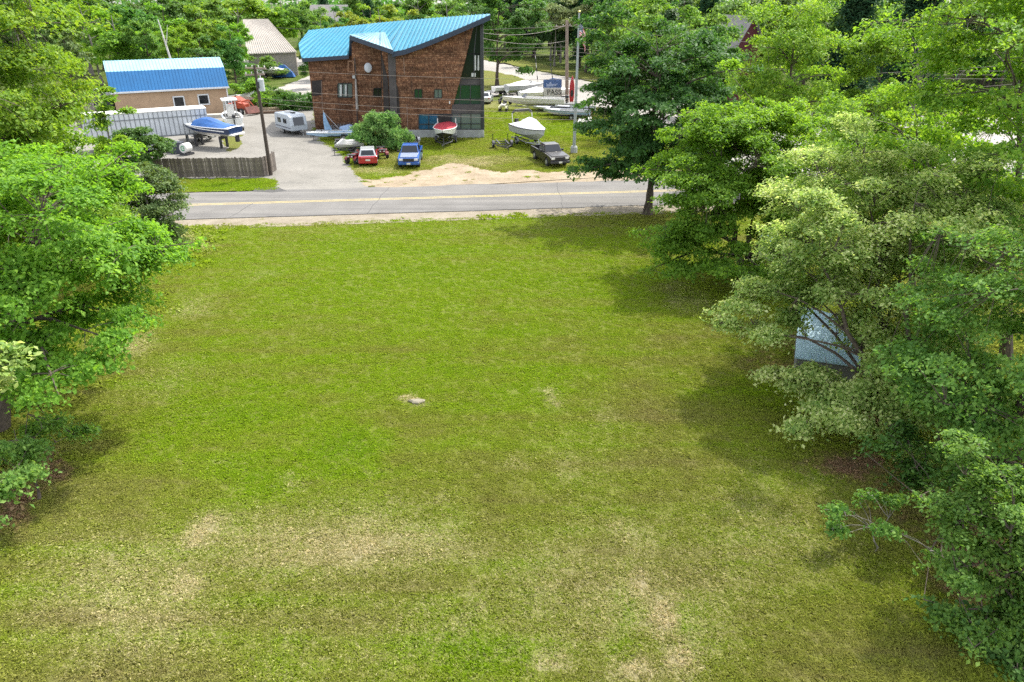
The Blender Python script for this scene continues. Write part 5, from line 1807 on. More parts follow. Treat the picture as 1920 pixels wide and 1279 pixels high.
# sign post, rocks and jet skis at the right of the yard
a = row(1103, 226)
o = MB().box(0, 0, 1.1, .16, .16, 2.2).build('wooden_post', WOODP)
o.location = a
tag(o, 'lone dark wooden post at the right edge of the boat row', 'post')
for i, (px, py, nm) in enumerate(((1091, 240, 'white topped jet ski left of its pair below the wooden post'), (1104, 236, 'white topped jet ski right of its pair below the wooden post'))):
    jetski(nm, row(px, py), R(-120 + 20 * i), BLACK, OFFWHITE, .12)
c = row(944, 208)
atv('white and yellow garden tractor on the grass beside the prow', c, R(-95), paint('cream_yellow', (.5, .5, .3), .4), 'garden_tractor', OFFWHITE)['category'] = 'garden tractor'
c = row(947, 195)
atv('dark quad bike behind the white garden tractor', c, R(-60), BLACK)
c = row(911, 192)
car('silver car peeping out behind the glass prow', (c.x, c.y, 0), R(85), paint('silver_car', (.55, .57, .6), .25, .3, coat=.6), 4.3, 1.75, 1.5, False, 'parked_car')
# rows of boats for sale
RB = 'boats in the sale rows by the far road'
boat('white open skiff farthest left in the sale row', row(950, 178), R(25), 4.6, 1.8, .75, WHITE, WHITE, 'open', OFFWHITE, 0, .5, 'skiff', False, False, RB)
boat('white cabin boat with a dark windshield in the back of the sale row', row(985, 180), R(24), 6.4, 2.3, 1.1, WHITE, GREYHULL, 'cover', WHITE, .55, .6, 'cabin_boat', True, False, RB)
boat('white covered boat behind the left sign post', row(1008, 190), R(15), 5.6, 2.2, .85, WHITE, WHITE, 'cover', SHRINK, .6, .5, 'covered_boat', False, False, RB)
boat('white boat directly behind the roadside sign', row(1042, 187), R(5), 5.6, 2.1, .9, WHITE, WHITE, 'cover', WHITE, .4, .55, 'covered_boat', False, False, RB)
boat('long white bowrider on a trailer at the front left of the sale row', row(1000, 206), R(172), 8.6, 2.3, .95, WHITE, WHITE, 'open', OFFWHITE, 0, .6, 'bowrider', True, True, RB)
boat_trailer('trailer under the long white bowrider', row(1000, 206), R(172), 8.0, 2.0)
al = paint('dull_aluminium', (.5, .53, .56), .4, .4, .15)
boat('narrow white rowing shell on the ground before the sign', row(1032, 206), R(175), 7.5, 1.0, .4, WHITE, WHITE, 'open', OFFWHITE, 0, .5, 'rowing_boat', False, False, RB)
boat('dark hulled canoe beside the narrow rowing shell', row(1052, 207), R(174), 6.0, .9, .4, DARKSTEEL, DARKSTEEL, 'open', BLACK, 0, .5, 'canoe', False, False, RB)
boat('aluminium utility boat with a dark interior at the front of the sale row', row(1043, 216), R(170), 6.0, 1.7, .6, al, al, 'open', DARKSTEEL, 0, .35, 'utility_boat', False, False, RB, gun=ALU)
boat('aluminium utility boat with pale seats nearest the flagpole', row(1062, 223), R(166), 6.0, 1.7, .65, al, PALEBLUE, 'open', OFFWHITE, 0, .4, 'utility_boat', False, False, RB, gun=ALU)
boat('aluminium utility boat partly behind the flagpole top row', row(1078, 214), R(168), 5.4, 1.6, .6, al, al, 'open', GREYHULL, 0, .35, 'utility_boat', False, False, RB, gun=ALU)
boat('small white tender at the right end of the sale row', row(1085, 219), R(190), 3.6, 1.4, .5, WHITE, REDB, 'open', GREYHULL, 0, .3, 'tender', False, False, RB)
for (px, py, rz, L, nm) in ((950, 178, 25, 4.8, 'trailer under the leftmost white open skiff'), (985, 180, 24, 6.4, 'trailer under the white cabin boat'), (1008, 190, 15, 5.4, 'trailer under the white covered boat by the sign post'), (1042, 187, 5, 5.4, 'trailer under the boat behind the sign'), (1062, 223, 166, 5.4, 'trailer under the aluminium boat nearest the flagpole'), (1043, 216, 170, 5.6, 'trailer under the aluminium boat with the dark interior')):
    boat_trailer(nm, row(px, py), R(rz), L, 1.7, DARKSTEEL)
for i, (px, py) in enumerate(((1038, 199), (1046, 201), (1054, 199), (1030, 201))):
    o = MB().loft([[(.5 * k_ * math.cos(a), .45 * k_ * math.sin(a), z) for a in np.linspace(0, 2 * math.pi, 8)[:-1]] for k_, z in ((1, 0), (1.05, .4), (.7, .75 + .1 * i))]).build('outboard_crate', DARKSTEEL, bevel=.05)
    q = row(px, py)
    o.location = (q.x, q.y - .4, 0)
    tag(o, ('dark gear tub under the middle of the sign', 'dark gear tub second from the right sign post', 'dark gear tub at the right sign post', 'dark gear tub at the left sign post')[i], 'tub', 'gear tubs at the sign foot')

# ---- shed with a pale blue metal roof under the right hand trees, small white hut further back
PB = paint('pale_blue_roof', (.34, .5, .6), .5, .1, .08)
r00, r10, r11, r01 = G(1490, 672, 1.0), G(1612, 690, 1.0), G(1618, 607, 1.7), G(1499, 573, 1.7)
ctr = (r00 + r10 + r11 + r01) / 4
shd = thing('garden_shed', 'shed with a pale blue metal roof under the right hand trees', 'shed', (ctr.x, ctr.y, 0))
co = Vector((ctr.x, ctr.y, 0))
MB().prism([r00, r10, r11, r01], (0, 0, .05)).build('roof', PB, shd, co)
ins = [p.lerp(ctr, .08) for p in (r00, r10, r11, r01)]
for a, b in zip(ins, ins[1:] + ins[:1]):
    MB().prism([Vector((a.x, a.y, 0)), Vector((b.x, b.y, 0)), b - Vector((0, 0, .02)), a - Vector((0, 0, .02))], (ctr - (a + b) / 2).normalized() * .08).build('wall', paint('shed_wall', (.13, .13, .12), .8), shd, co)
for i in range(1, 8):
    t = i / 8
    a, b = r00.lerp(r10, t), r01.lerp(r11, t)
    MB().prism([a + Vector((-.02, 0, .052)), a + Vector((.02, 0, .052)), b + Vector((.02, 0, .052)), b + Vector((-.02, 0, .052))], (0, 0, .025)).build('seam', PB, shd, co)
q = G(1448, 482)
ht = thing('white_hut', 'small white hut glimpsed between the right hand trees', 'hut', (q.x, q.y, 0), R(12))
ht.scale = (.62, .62, .62)
MB().box(0, 0, 1.0, 2.0, 2.4, 2.0).build('wall', OFFWHITE, ht)
for s in (-1, 1):
    MB().prism([(0, -1.4, 2.7), (s * 1.25, -1.4, 1.95), (s * 1.25, 1.4, 1.95), (0, 1.4, 2.7)], (0, 0, .08)).build('roof', PB, ht)
MB().box(.2, -1.22, .85, .8, .05, 1.6).build('door', GREYHULL, ht)
# dry grass tuft on the lawn, shaped as a pale flat lump
o = MB().loft([[(.3 * k_ * math.cos(a) * (1 + .35 * math.sin(3 * a)), .17 * k_ * math.sin(a), z) for a in np.linspace(0, 2 * math.pi, 10)[:-1]] for k_, z in ((1, -.02), (1, .05), (.7, .09))]).build('tussock', paint('tussock_straw', (.2, .18, .13), .9))
o.location = G(782, 754)
tag(o, 'pale dry grass tussock in the middle of the lawn', 'tussock')

# ------------------------------------------------------------------ trees and bushes
def cluster_points(rng, lobes, n, shell=0.55, zmin=0.2):
    vol = np.array([l[3] * l[4] * l[5] for l in lobes]) ** (2 / 3)
    which = rng.choice(len(lobes), n * 2, p=vol / vol.sum())
    L = np.array(lobes)[which]
    d = rng.normal(size=(n * 2, 3))
    d /= np.linalg.norm(d, axis=1)[:, None]
    # uneven outline: bumps that depend on direction
    ph = rng.uniform(0, 6.28, 6)
    bumps = 1 + 0.13 * np.sin(3 * d[:, 0] * 2 + ph[0] + which) + 0.12 * np.sin(4 * d[:, 1] * 2 + ph[1] + 2 * which) + 0.1 * np.sin(5 * d[:, 2] * 2 + ph[2])
    r = (shell + (1 - shell) * rng.random(n * 2)) ** 0.8 * bumps
    P = L[:, :3] + d * r[:, None] * L[:, 3:6]
    ok = (P[:, 2] > zmin)
    # keep the outside of the union mostly; drop points deep inside another lobe
    for l in lobes:
        q = ((P - np.array(l[:3])) / np.array(l[3:6]))
        ok &= ~((np.linalg.norm(q, axis=1) < shell * 0.8) & (rng.random(n * 2) < 0.75))
    P = P[ok]
    return P[:n]


def leaf_faces(rng, centres, per, size, spread, flat=0.45, tilt=0.75, aspect=0.62, outward=None, droop=0.0):
    """folded leaf-sized faces round each twig end"""
    n = len(centres) * per
    C = np.repeat(centres, per, 0)
    off = rng.normal(size=(n, 3)) * np.array([spread, spread, spread * flat])
    P = C + off
    P[:, 2] -= droop * (off[:, 0] ** 2 + off[:, 1] ** 2) / max(spread, 1e-3)
    nrm = np.stack([rng.normal(size=n) * tilt, rng.normal(size=n) * tilt, np.ones(n)], 1)
    if outward is not None:
        o = P - outward
        o /= np.linalg.norm(o, axis=1)[:, None] + 1e-6
        nrm += 0.7 * o
    nrm /= np.linalg.norm(nrm, axis=1)[:, None]
    a = rng.normal(size=(n, 3))
    a -= (a * nrm).sum(1)[:, None] * nrm
    a /= np.linalg.norm(a, axis=1)[:, None] + 1e-6
    a[:, 2] -= 0.25
    b = np.cross(nrm, a)
    s = (size * rng.uniform(0.4, 1.6, n))[:, None]
    fold = nrm * s * 0.16
    V = np.empty((n, 4, 3))
    V[:, 0] = P - a * s * 0.5
    V[:, 1] = P - b * s * aspect * 0.5 + fold
    V[:, 2] = P + a * s * 0.5
    V[:, 3] = P + b * s * aspect * 0.5 + fold
    i = np.arange(n)[:, None] * 4
    F = np.concatenate([i + np.array([[0, 2, 1]]), i + np.array([[0, 3, 2]])], 1).reshape(-1)
    return V.reshape(-1, 3), F


def tri_mesh(name, V, F, mat):
    n = len(F) // 3
    return np_mesh(name, V, F, np.arange(n) * 3, np.full(n, 3), mat)


def limbs(mb, rng, trunks, tips, r0, zlo, zhi, crook=0.35):
    """tapered trunk(s), limbs to spread-out twig ends"""
    samples = []
    for base, top in trunks:
        base, top = Vector(base), Vector(top)
        pts = []
        k = 7
        for i in range(k + 1):
            t = i / k
            w = crook * t * (1 - t) * 2
            pts.append(base.lerp(top, t) + Vector((rng.uniform(-w, w), rng.uniform(-w, w), 0)))
        rs = [r0 * (1.45 if i == 0 else 1.0) * (1 - .82 * i / k) for i in range(k + 1)]
        mb.tube(pts, rs, 8)
        samples += [(p, r) for p, r in zip(pts[1:], rs[1:])]
    ends = []
    for tp in tips:
        tp = Vector(tp)
        best = min(samples, key=lambda s: (s[0] - tp).length + 1.2 * max(0, s[0].z - tp.z + 0.25 * (s[0] - tp).length) + (8 if s[0].z < zlo else 0))
        a, ra = best
        L = (tp - a).length
        mid = a.lerp(tp, .5) + Vector((rng.uniform(-.1, .1) * L, rng.uniform(-.1, .1) * L, .1 * L))
        path = [a, a.lerp(mid, .55) + Vector((0, 0, .03 * L)), mid, mid.lerp(tp, .55), tp]
        r = min(ra * .6, .03 + .018 * L)
        mb.tube(path, [r, r * .8, r * .6, r * .4, .012], 5)
        ends += [(p, r * .4) for p in path[1:]]
    return ends


def make_tree(name, label, cat, base, lobes, mat, seed, n_cl, per, leaf, spread, trunk_r=.2, trunks=None, bark=BARK, n_limb=26, twigs=0.5, shell=.5, flat=.45, tilt=.75,
              group=None, aspect=.62, droop=.12, zmin=.2, crown='crown', outward=True, extra_tips=(), spray=1.0):
    rng = np.random.default_rng(seed)
    t = thing(name, label, cat, base, 0, group)
    c = np.mean([l[:3] for l in lobes], 0)
    n_sp = max(6, n_cl // 11)
    Q = cluster_points(rng, lobes, n_sp, shell, zmin)
    mr = float(np.mean([(l[3] * l[4] * l[5]) ** (1 / 3) for l in lobes]))
    sr = min(1.0, .34 * mr + .1) * spray
    far_ = rng.random(len(Q)) < .24                       # some limbs reach out past the crown, some gaps fall in
    Q[far_] = c + (Q[far_] - c) * (1 + rng.uniform(.06, .3, (int(far_.sum()), 1)))
    Q = Q[Q[:, 2] > zmin]
    m = np.repeat(Q, 11, 0)
    out = m - c
    out[:, 2] *= .3
    out /= np.linalg.norm(out, axis=1)[:, None] + 1e-6
    rad = sr * np.repeat(rng.uniform(.55, 1.5, len(Q)), 11)[:, None]
    d = rng.normal(size=m.shape) * np.array([.58, .58, .14])
    P = m + d * rad + out * rad * .35
    P[:, 2] -= .16 * rad[:, 0] * (d[:, 0] ** 2 + d[:, 1] ** 2)          # the sprays droop at their rim
    P = P[P[:, 2] > zmin * .6]
    V, F = leaf_faces(rng, P, per, leaf, spread * .66, flat * .9, tilt, aspect, c if outward else None, droop)
    V[:, 2] = np.maximum(V[:, 2], .04)
    o = bpy.data.objects.new(crown, tri_mesh(crown, V, F, mat))
    COL.objects.link(o)
    o.parent = t
    mb = MB()
    ztop = max(l[2] + l[5] * .45 for l in lobes)
    if trunks is None:
        trunks = [((0, 0, -.1), (c[0], c[1], ztop))]
    # limb tips spread over the crown
    idx = [int(rng.integers(len(P)))]
    dd = np.linalg.norm(P - P[idx[0]], axis=1)
    for _ in range(n_limb - 1):
        k = int(dd.argmax())
        idx.append(k)
        dd = np.minimum(dd, np.linalg.norm(P - P[k], axis=1))
    ends = limbs(mb, rng, trunks, [P[k] for k in idx] + [Vector(e) for e in extra_tips], trunk_r, min(l[2] - l[5] for l in lobes), ztop)
    if twigs:
        E_ = np.array([list(e[0]) for e in ends])
        for p in P[rng.random(len(P)) < twigs]:
            k = int(np.linalg.norm(E_ - p, axis=1).argmin())
            a, b = Vector(E_[k]), Vector(p)
            if 0.05 < (b - a).length < 4:
                mb.tube([a, a.lerp(b, .5) + Vector((0, 0, .05)), b], [.018, .012, .006], 3)
    mb.build('trunk', bark, t)
    return t


def cx(px, y, z):
    """world x of photo column px at distance y and height z"""
    return (px - 960) / CAM_F * (y * math.cos(CAM_PITCH) - (z - CAM_H) * math.sin(CAM_PITCH))


def lobes_at(base, specs):
    """specs: (px, py, y, rx, ry, rz): a lump of crown seen at a photo pixel, at distance y"""
    out = []
    for px, py, y, rx, ry, rz in specs:
        p = D(px, py, y)
        out.append((p.x - base.x, p.y - base.y, p.z, rx, ry, rz))
    return out


GR = 'trees round the big lawn'
# left side of the lawn
b = Vector((-18.8, 21.5, 0))
make_tree('maple_tree', 'large bright green maple with spreading low limbs at the left edge of the lawn', 'tree', b,
          lobes_at(b, [(50, 430, 22, 3.2, 3.4, 2.6), (150, 480, 23, 2.2, 2.8, 1.7), (-60, 560, 21, 3, 3, 2.4), (90, 360, 25, 2.7, 3.2, 1.8), (215, 510, 22.5, .95, 1.6, .65), (90, 690, 19.5, 1.3, 1.4, .5), (170, 685, 19.5, .7, .9, .4), (0, 650, 20, 1.6, 1.6, .9), (70, 560, 21, 2.0, 2.2, 1.5), (150, 625, 20.5, 1.3, 1.3, .5), (200, 590, 21.5, .9, 1.2, .45)]),
          LEAF_BRIGHT, 11, 1265, 69, 0.129, 0.34, .26, trunks=[((0, 0, -.1), (1.0, .8, 9)), ((.3, .2, 0), (3.4, .6, 6.8)), ((-.2, 0, 0), (-2.5, -.5, 7.5))], n_limb=40, twigs=.6, zmin=1.0)
b = Vector((-22.5, 29, 0))
make_tree('maple_tree', 'tall yellow green tree filling the upper left corner of the photo', 'tree', b,
          lobes_at(b, [(-60, 190, 29, 3.0, 4, 3.2), (-20, 300, 30, 2.6, 3.2, 2.2), (-130, 80, 29, 3.2, 3.6, 3.4), (-50, 50, 29, 1.9, 2.4, 2.2), (20, 220, 30, 1.1, 1.8, 1.1), (15, 370, 27, 2.4, 3, 1.6)]),
          LEAF_YELLOW, 12, 1045, 63, 0.137, 0.40, .24, n_limb=34, twigs=.5, zmin=1.5)
b = Vector((-24.3, 37, 0))
make_tree('tree', 'yellow green tree just behind the bright maple at the left of the road', 'tree', b,
          lobes_at(b, [(95, 385, 35, 2.4, 3.0, 1.8), (0, 290, 37, 2.4, 3.4, 2.4), (165, 385, 36, 1.2, 2.0, 1.0), (45, 270, 38, 1.3, 2.2, 1.2)]),
          LEAF_YELLOW, 13, 682, 63, 0.152, 0.43, .2, n_limb=26, twigs=.4, zmin=1.0)
b = G(298, 466)
make_tree('tree', 'olive green bushy tree standing at the road edge left of the lawn', 'tree', b,
          lobes_at(b, [(285, 370, 42, 1.6, 1.8, 1.6), (255, 400, 41.5, 1.5, 1.7, 1.3), (315, 375, 42, .95, 1.3, 1.2), (265, 335, 43, 1.1, 1.4, .8), (300, 435, 41.5, .85, 1.1, .7), (220, 370, 42, 1.3, 1.6, 1.1)]),
          LEAF_OLIVE, 14, 616, 69, 0.122, 0.32, .15, n_limb=26, twigs=.5, zmin=.5, bark=BARK_GREY)
b = G(205, 345)
make_tree('sapling', 'slender pale green sapling rising in front of the white box trailer', 'tree', Vector((D(208, 330, 52).x, 52, 0)),
          lobes_at(Vector((D(208, 330, 52).x, 52, 0)), [(205, 290, 52, .9, .9, 1.6), (203, 230, 52, .65, .65, 1.5), (200, 200, 52, .35, .35, 1.0), (215, 325, 52, 1.2, 1.2, 1.2), (230, 212, 52, .5, .4, .25)]),
          LEAF_YELLOW, 15, 210, 36, .19, .3, .09, n_limb=14, twigs=.4)
b = Vector((D(268, 300, 60).x, 60, 0))
make_tree('bush', 'round dense dark green bush tree in front of the speedboat bow', 'bush', b,
          lobes_at(b, [(268, 272, 60, 1.7, 1.7, 1.7), (255, 255, 60, .9, 1.0, .9), (287, 285, 60, 1.0, 1.2, 1.0), (250, 290, 60, 1.0, 1.2, 1.0)]), LEAF_DEEP, 16, 300, 50, .16, .26, .12, n_limb=14, twigs=.2)
b = Vector((D(195, 420, 46).x, 46, 0))
make_tree('bush', 'pale green roadside bush between the sapling and the olive tree', 'bush', b,
          lobes_at(b, [(140, 350, 48, 1.3, 1.6, 1.2), (85, 320, 49, 1.5, 2, 1.6), (200, 355, 50, .8, 1.0, .6)]), LEAF_OLIVE, 17, 300, 40, .2, .42, .12, n_limb=16, twigs=.4)
# shaded undergrowth at the lower left
b = Vector((-14.6, 17.6, 0))
make_tree('bush', 'dark low undergrowth below the bright maple at the left edge', 'bush', b,
          lobes_at(b, [(20, 810, 18.5, 1.3, 1.4, .8), (60, 850, 18, .9, 1, .55), (-30, 880, 16.5, 1.2, 1.2, .8), (90, 800, 19, .9, 1, .5)]), LEAF_MAPLE, 18, 230, 44, .11, .26, .05, n_limb=14, twigs=.6, zmin=.1)
b = Vector((-13.0, 11.4, 0))
make_tree('sapling', 'pale leafed sapling at the very left edge with its tip over the lawn', 'tree', b,
          lobes_at(b, [(-40, 700, 12.5, .55, .5, .5), (-5, 715, 12.6, .2, .3, .3), (-60, 960, 11.5, .6, .6, .5), (0, 985, 11.6, .18, .2, .12)]), LEAF_PALE, 19, 60, 32, .12, .2, .05, n_limb=12, twigs=.8)

# right side of the lawn
b = G(1214, 402)
make_tree('maple_tree', 'dark green round headed maple at the roadside end of the lawn', 'tree', b,
          lobes_at(b, [(1235, 190, 50.5, 4.3, 4.2, 4.2), (1168, 250, 50, 2.5, 2.8, 2.4), (1300, 265, 50, 2.7, 3, 2.8), (1245, 275, 48.5, 3.0, 3, 1.7), (1180, 130, 51, 2.8, 2.8, 2.4), (1290, 130, 51.5, 2.8, 2.8, 2.6), (1140, 300, 50, 1.1, 1.4, .9)]),
          LEAF_DARK, 21, 1500, 46, .21, .38, .3, n_limb=34, twigs=.4, zmin=3.2)
b = Vector((cx(1400, 38, 1), 38, 0))
make_tree('maple_tree', 'bright green spreading tree between the dark maple and the pale leafed maple', 'tree', b,
          lobes_at(b, [(1400, 290, 38, 3.5, 3.5, 2.6), (1330, 350, 37.5, 2.6, 2.8, 1.7), (1480, 270, 39, 2.8, 2.8, 2.2), (1370, 230, 39, 2.2, 2.4, 1.4), (1460, 380, 37, 2.6, 2.6, 1.7), (1275, 430, 36, 1.5, 1.7, .9), (1260, 490, 34.5, 1.2, 1.4, .6), (1330, 510, 34, 1.5, 1.6, .55), (1340, 450, 35.5, 1.7, 1.9, .9), (1420, 500, 35, 1.2, 1.4, .8)]),
          LEAF_BRIGHT, 22, 1870, 69, 0.137, 0.34, .2, trunks=[((0, 0, -.1), (.2, .4, 8)), ((.2, -.1, 0), (2.2, .2, 7)), ((-.1, 0, 0), (-2.2, -.4, 6))], n_limb=42, twigs=.5, zmin=.7)
b = Vector((cx(1690, 21.5, 0), 21.5, 0))
make_tree('maple_tree', 'broad pale leafed maple with silvery foliage over the blue roofed shed', 'tree', b,
          lobes_at(b, [(1660, 430, 25, 3.2, 3.2, 2.3), (1560, 480, 25.5, 2.3, 2.6, 1.6), (1780, 420, 25, 2.8, 2.8, 2.2), (1720, 560, 23.5, 3, 2.6, 1.5), (1600, 380, 27, 2.4, 2.4, 1.7), (1430, 570, 25.5, 1.3, 1.6, .95), (1520, 520, 25.5, 1.5, 1.8, 1.0), (1420, 620, 24.5, .9, 1.0, .5), (1560, 800, 20.5, 1.7, 1.8, .7), (1650, 780, 20.5, 2.0, 2, .8), (1500, 830, 20.5, .9, 1.1, .55), (1750, 720, 21, 2.2, 2, 1.1), (1680, 330, 27.5, 2.2, 2.2, 1.3), (1560, 735, 21.6, 1.2, 1.0, .5), (1495, 715, 22.3, .5, .7, .35), (1630, 720, 21.8, 1.1, 1.0, .7), (1530, 690, 22.4, .7, .6, .28), (1600, 640, 23, .7, .6, .3), (1580, 575, 24, .8, .7, .3), (1505, 640, 23, .35, .5, .3), (1620, 600, 23.5, .7, .7, .5), (1480, 600, 24, .6, .8, .4), (1490, 700, 22, .6, .6, .4), (1700, 650, 22, 1.4, 1.2, .8), (1590, 520, 25, 1.4, 1.4, .8)]),
          LEAF_PALE, 23, 2500, 66, 0.114, 0.34, .15, trunks=[((0, 0, -.1), (-.3, 2.2, 7.2)), ((-.2, .1, 0), (-3.0, 2.6, 5.6)), ((.2, 0, 0), (2.2, 2, 6.5)), ((0, .2, 0), (-.6, 4.6, 7))], n_limb=60, twigs=.6, zmin=.9)
b = Vector((cx(1900, 27, 1), 27, 0))
make_tree('maple_tree', 'tall yellow green tree in the upper right corner of the photo', 'tree', b,
          lobes_at(b, [(1850, 130, 27, 3.3, 3.2, 3.2), (1900, 320, 26.5, 3.0, 3, 2.6), (1780, 250, 27.5, 2.2, 2.4, 2.2), (1930, 30, 27, 2.8, 2.8, 2.8), (1830, 30, 28, 1.8, 2.0, 1.7), (1740, 330, 28, 1.7, 2, 1.5), (1960, 450, 25, 2.4, 2.4, 1.8)]),
          LEAF_YELLOW, 24, 1045, 60, 0.129, 0.36, .2, n_limb=40, twigs=.5, zmin=2)
b = Vector((cx(1860, 18, 0), 18, 0))
make_tree('maple_tree', 'shaded green maple filling the right edge below the tall corner tree', 'tree', b,
          lobes_at(b, [(1860, 610, 19, 1.9, 2, 1.6), (1800, 700, 18.5, 1.5, 1.6, 1.1), (1920, 740, 17.5, 1.5, 1.6, 1.3), (1890, 520, 20, 1.9, 2, 1.4), (1850, 820, 17, 1.2, 1.3, .8), (2060, 420, 20, 2.6, 2.8, 2.6), (2050, 640, 18, 2.2, 2.4, 2.0), (2080, 850, 16.5, 1.8, 2, 1.6)]),
          LEAF_MAPLE, 25, 990, 63, 0.110, 0.30, .18, n_limb=28, twigs=.5, zmin=.8)
b = Vector((cx(1880, 12.6, 0), 12.6, 0))
make_tree('maple_sapling', 'leafy young maple at the lower right edge nearest the viewer', 'tree', b,
          lobes_at(b, [(1800, 1040, 13, .62, .75, .42), (1860, 1100, 12.8, .7, .7, .5), (1900, 960, 13.3, .95, .9, .7), (1770, 1010, 13.2, .35, .5, .25), (1850, 880, 14.2, .9, .9, .6), (1830, 1150, 12.4, .45, .5, .3), (1930, 1120, 12.4, .6, .6, .6), (1900, 1040, 13, .85, .8, .6), (1850, 1010, 13.3, .7, .7, .4), (1790, 960, 13.8, .5, .6, .35), (1890, 1180, 12.2, .6, .6, .35)]),
          LEAF_MAPLE, 26, 560, 60, 0.091, 0.19, .06, n_limb=26, twigs=.7, zmin=.25)
b = Vector((cx(1640, 15.4, 0), 15.4, 0))
make_tree('maple_sapling', 'low thin maple sapling on the leaf litter in front of the pale maple', 'tree', b,
          lobes_at(b, [(1640, 960, 15.6, .9, .8, .4), (1580, 985, 15.4, .5, .6, .22), (1700, 940, 15.8, .8, .8, .4), (1720, 1010, 15, .5, .6, .3), (1640, 930, 16, .5, .5, .25)]),
          LEAF_MAPLE, 27, 70, 30, .1, .17, .03, n_limb=18, twigs=.8, zmin=.12, bark=BARK_GREY)
b = Vector((cx(1760, 16, 0), 16, 0))
make_tree('bush', 'dark undergrowth between the pale maple and the young right hand maple', 'bush', b,
          lobes_at(b, [(1760, 880, 16.8, 1.3, 1.3, .7), (1840, 960, 15.2, 1.0, 1.0, .7), (1700, 860, 17.5, 1.0, 1.2, .5), (1880, 1180, 12.2, .9, .8, .4), (1880, 1250, 11.6, .6, .6, .3)]),
          LEAF_DEEP, 28, 170, 36, .12, .26, .05, n_limb=18, twigs=.6, zmin=.1)

b = Vector((cx(1720, 33, 1), 33, 0))
make_tree('maple_tree', 'yellow green maple between the narrow birch and the upper right corner tree', 'tree', b,
          lobes_at(b, [(1660, 260, 33, 2.2, 2.2, 1.6), (1740, 250, 33, 2.4, 2.4, 1.9), (1600, 310, 32, 2.0, 2.2, 1.5), (1800, 330, 32, 2.4, 2.4, 2.0), (1700, 360, 31, 2.6, 2.4, 1.6)]),
          LEAF_YELLOW, 29, 770, 63, 0.137, 0.36, .18, n_limb=30, twigs=.5, zmin=2)
b = Vector((cx(1560, 21.8, 0), 21.8, 0))
make_tree('bush', 'pale leafed bush in front of the blue roofed shed', 'bush', b,
          lobes_at(b, [(1520, 715, 22, .8, .6, .45), (1580, 735, 21.8, .9, .6, .5), (1480, 700, 22.4, .45, .5, .4), (1625, 700, 22.2, .6, .6, .6), (1500, 660, 22.9, .3, .3, .3)]),
          LEAF_PALE, 30, 240, 44, .11, .3, .05, n_limb=16, twigs=.6, zmin=.1, spray=.6)
# trees beyond the road on the right
b = Vector((cx(1480, 62, 2), 62, 0))
make_tree('birch_tree', 'broad yellow green fine leaved tree rising behind the bright green tree', 'tree', b,
          lobes_at(b, [(1480, 130, 62, 3.6, 3.4, 4.6), (1450, 160, 62, 2.2, 2.8, 3.2), (1540, 140, 62, 2.6, 2.8, 3.8), (1450, 70, 62.5, 2.2, 2.2, 2.4), (1530, 60, 63, 2.3, 2.3, 2.6), (1415, 225, 61, 2.4, 2.4, 1.8)]),
          LEAF_YELLOW, 31, 760, 44, .2, .4, .22, n_limb=26, twigs=.2, flat=.8, zmin=1.5)
b = Vector((cx(1640, 60, 2), 60, 0))
make_tree('birch_tree', 'narrow yellow green tree to the right of the broad fine leaved one', 'tree', b,
          lobes_at(b, [(1640, 150, 60, 1.9, 1.9, 3.6), (1650, 100, 60, 1.3, 1.3, 2.6), (1615, 190, 60, 1.5, 1.6, 2.0), (1675, 180, 60, 1.3, 1.5, 2.0)]),
          LEAF_YELLOW, 32, 380, 44, .2, .36, .14, n_limb=18, twigs=.2, flat=.8, zmin=1)
b = Vector((cx(1310, 82, 3), 82, 0))
make_tree('tree', 'fresh green tree rising directly behind the dark maple', 'tree', b,
          lobes_at(b, [(1290, 80, 82, 4.2, 4, 3.4), (1220, 110, 82, 3.6, 3.6, 3.0), (1318, 150, 81, 2.8, 3.4, 3.0), (1265, 40, 83, 2.4, 2.4, 2.2)]),
          LEAF_MAPLE, 33, 560, 40, .3, .55, .24, n_limb=20, twigs=.1, zmin=2)
b = Vector((cx(1150, 98, 3), 98, 0))
make_tree('tree', 'mid green tree left of the dark maple beside the far road', 'tree', b,
          lobes_at(b, [(1165, 90, 98, 3.4, 3.4, 3.6), (1190, 50, 99, 3, 3, 3)]), LEAF_MAPLE, 34, 300, 40, .34, .55, .2, n_limb=14, twigs=.1, zmin=2)


def conifer(label, base, H, W_, seed, mat=LEAF_PINE, n=520, per=30, group=None, name='pine_tree'):
    rng = np.random.default_rng(seed)
    t = thing(name, label, 'tree', base, 0, group)
    z = H * (0.08 + 0.9 * (np.sort(rng.random(n)) ** .85))
    tier = np.floor(z / H * 13) / 13
    rad = W_ * (1 - z / H) ** .75 * (0.25 + 0.75 * rng.random(n)) * (0.75 + 0.35 * np.sin(tier * 40))
    a = rng.uniform(0, 6.283, n)
    P = np.stack([rad * np.cos(a), rad * np.sin(a), z - .12 * rad], 1)
    V, F = leaf_faces(rng, P, per, .5 * H / 16, .5 * H / 16, .28, .4, .2, None, .25)
    o = bpy.data.objects.new('crown', tri_mesh('crown', V, F, mat))
    COL.objects.link(o)
    o.parent = t
    mb = MB()
    mb.tube([(0, 0, -.1), (0, 0, H * .5), (0, 0, H * .97)], [.3 * H / 16, .18 * H / 16, .03], 7)
    for i in range(0, n, 12):
        mb.tube([(0, 0, P[i][2] + .1), tuple(P[i])], [.05, .015], 3)
    mb.build('trunk', BARK, t)
    return t


p = D(1720, 60, 84)
conifer('tall dark blue green pine behind the yellow green trees at the upper right', (p.x, 84, 0), 21, 6.0, 41)
p = D(1600, 60, 96)
conifer('dark pine between the two yellow green trees at the upper right', (p.x, 96, 0), 20, 4.6, 42)
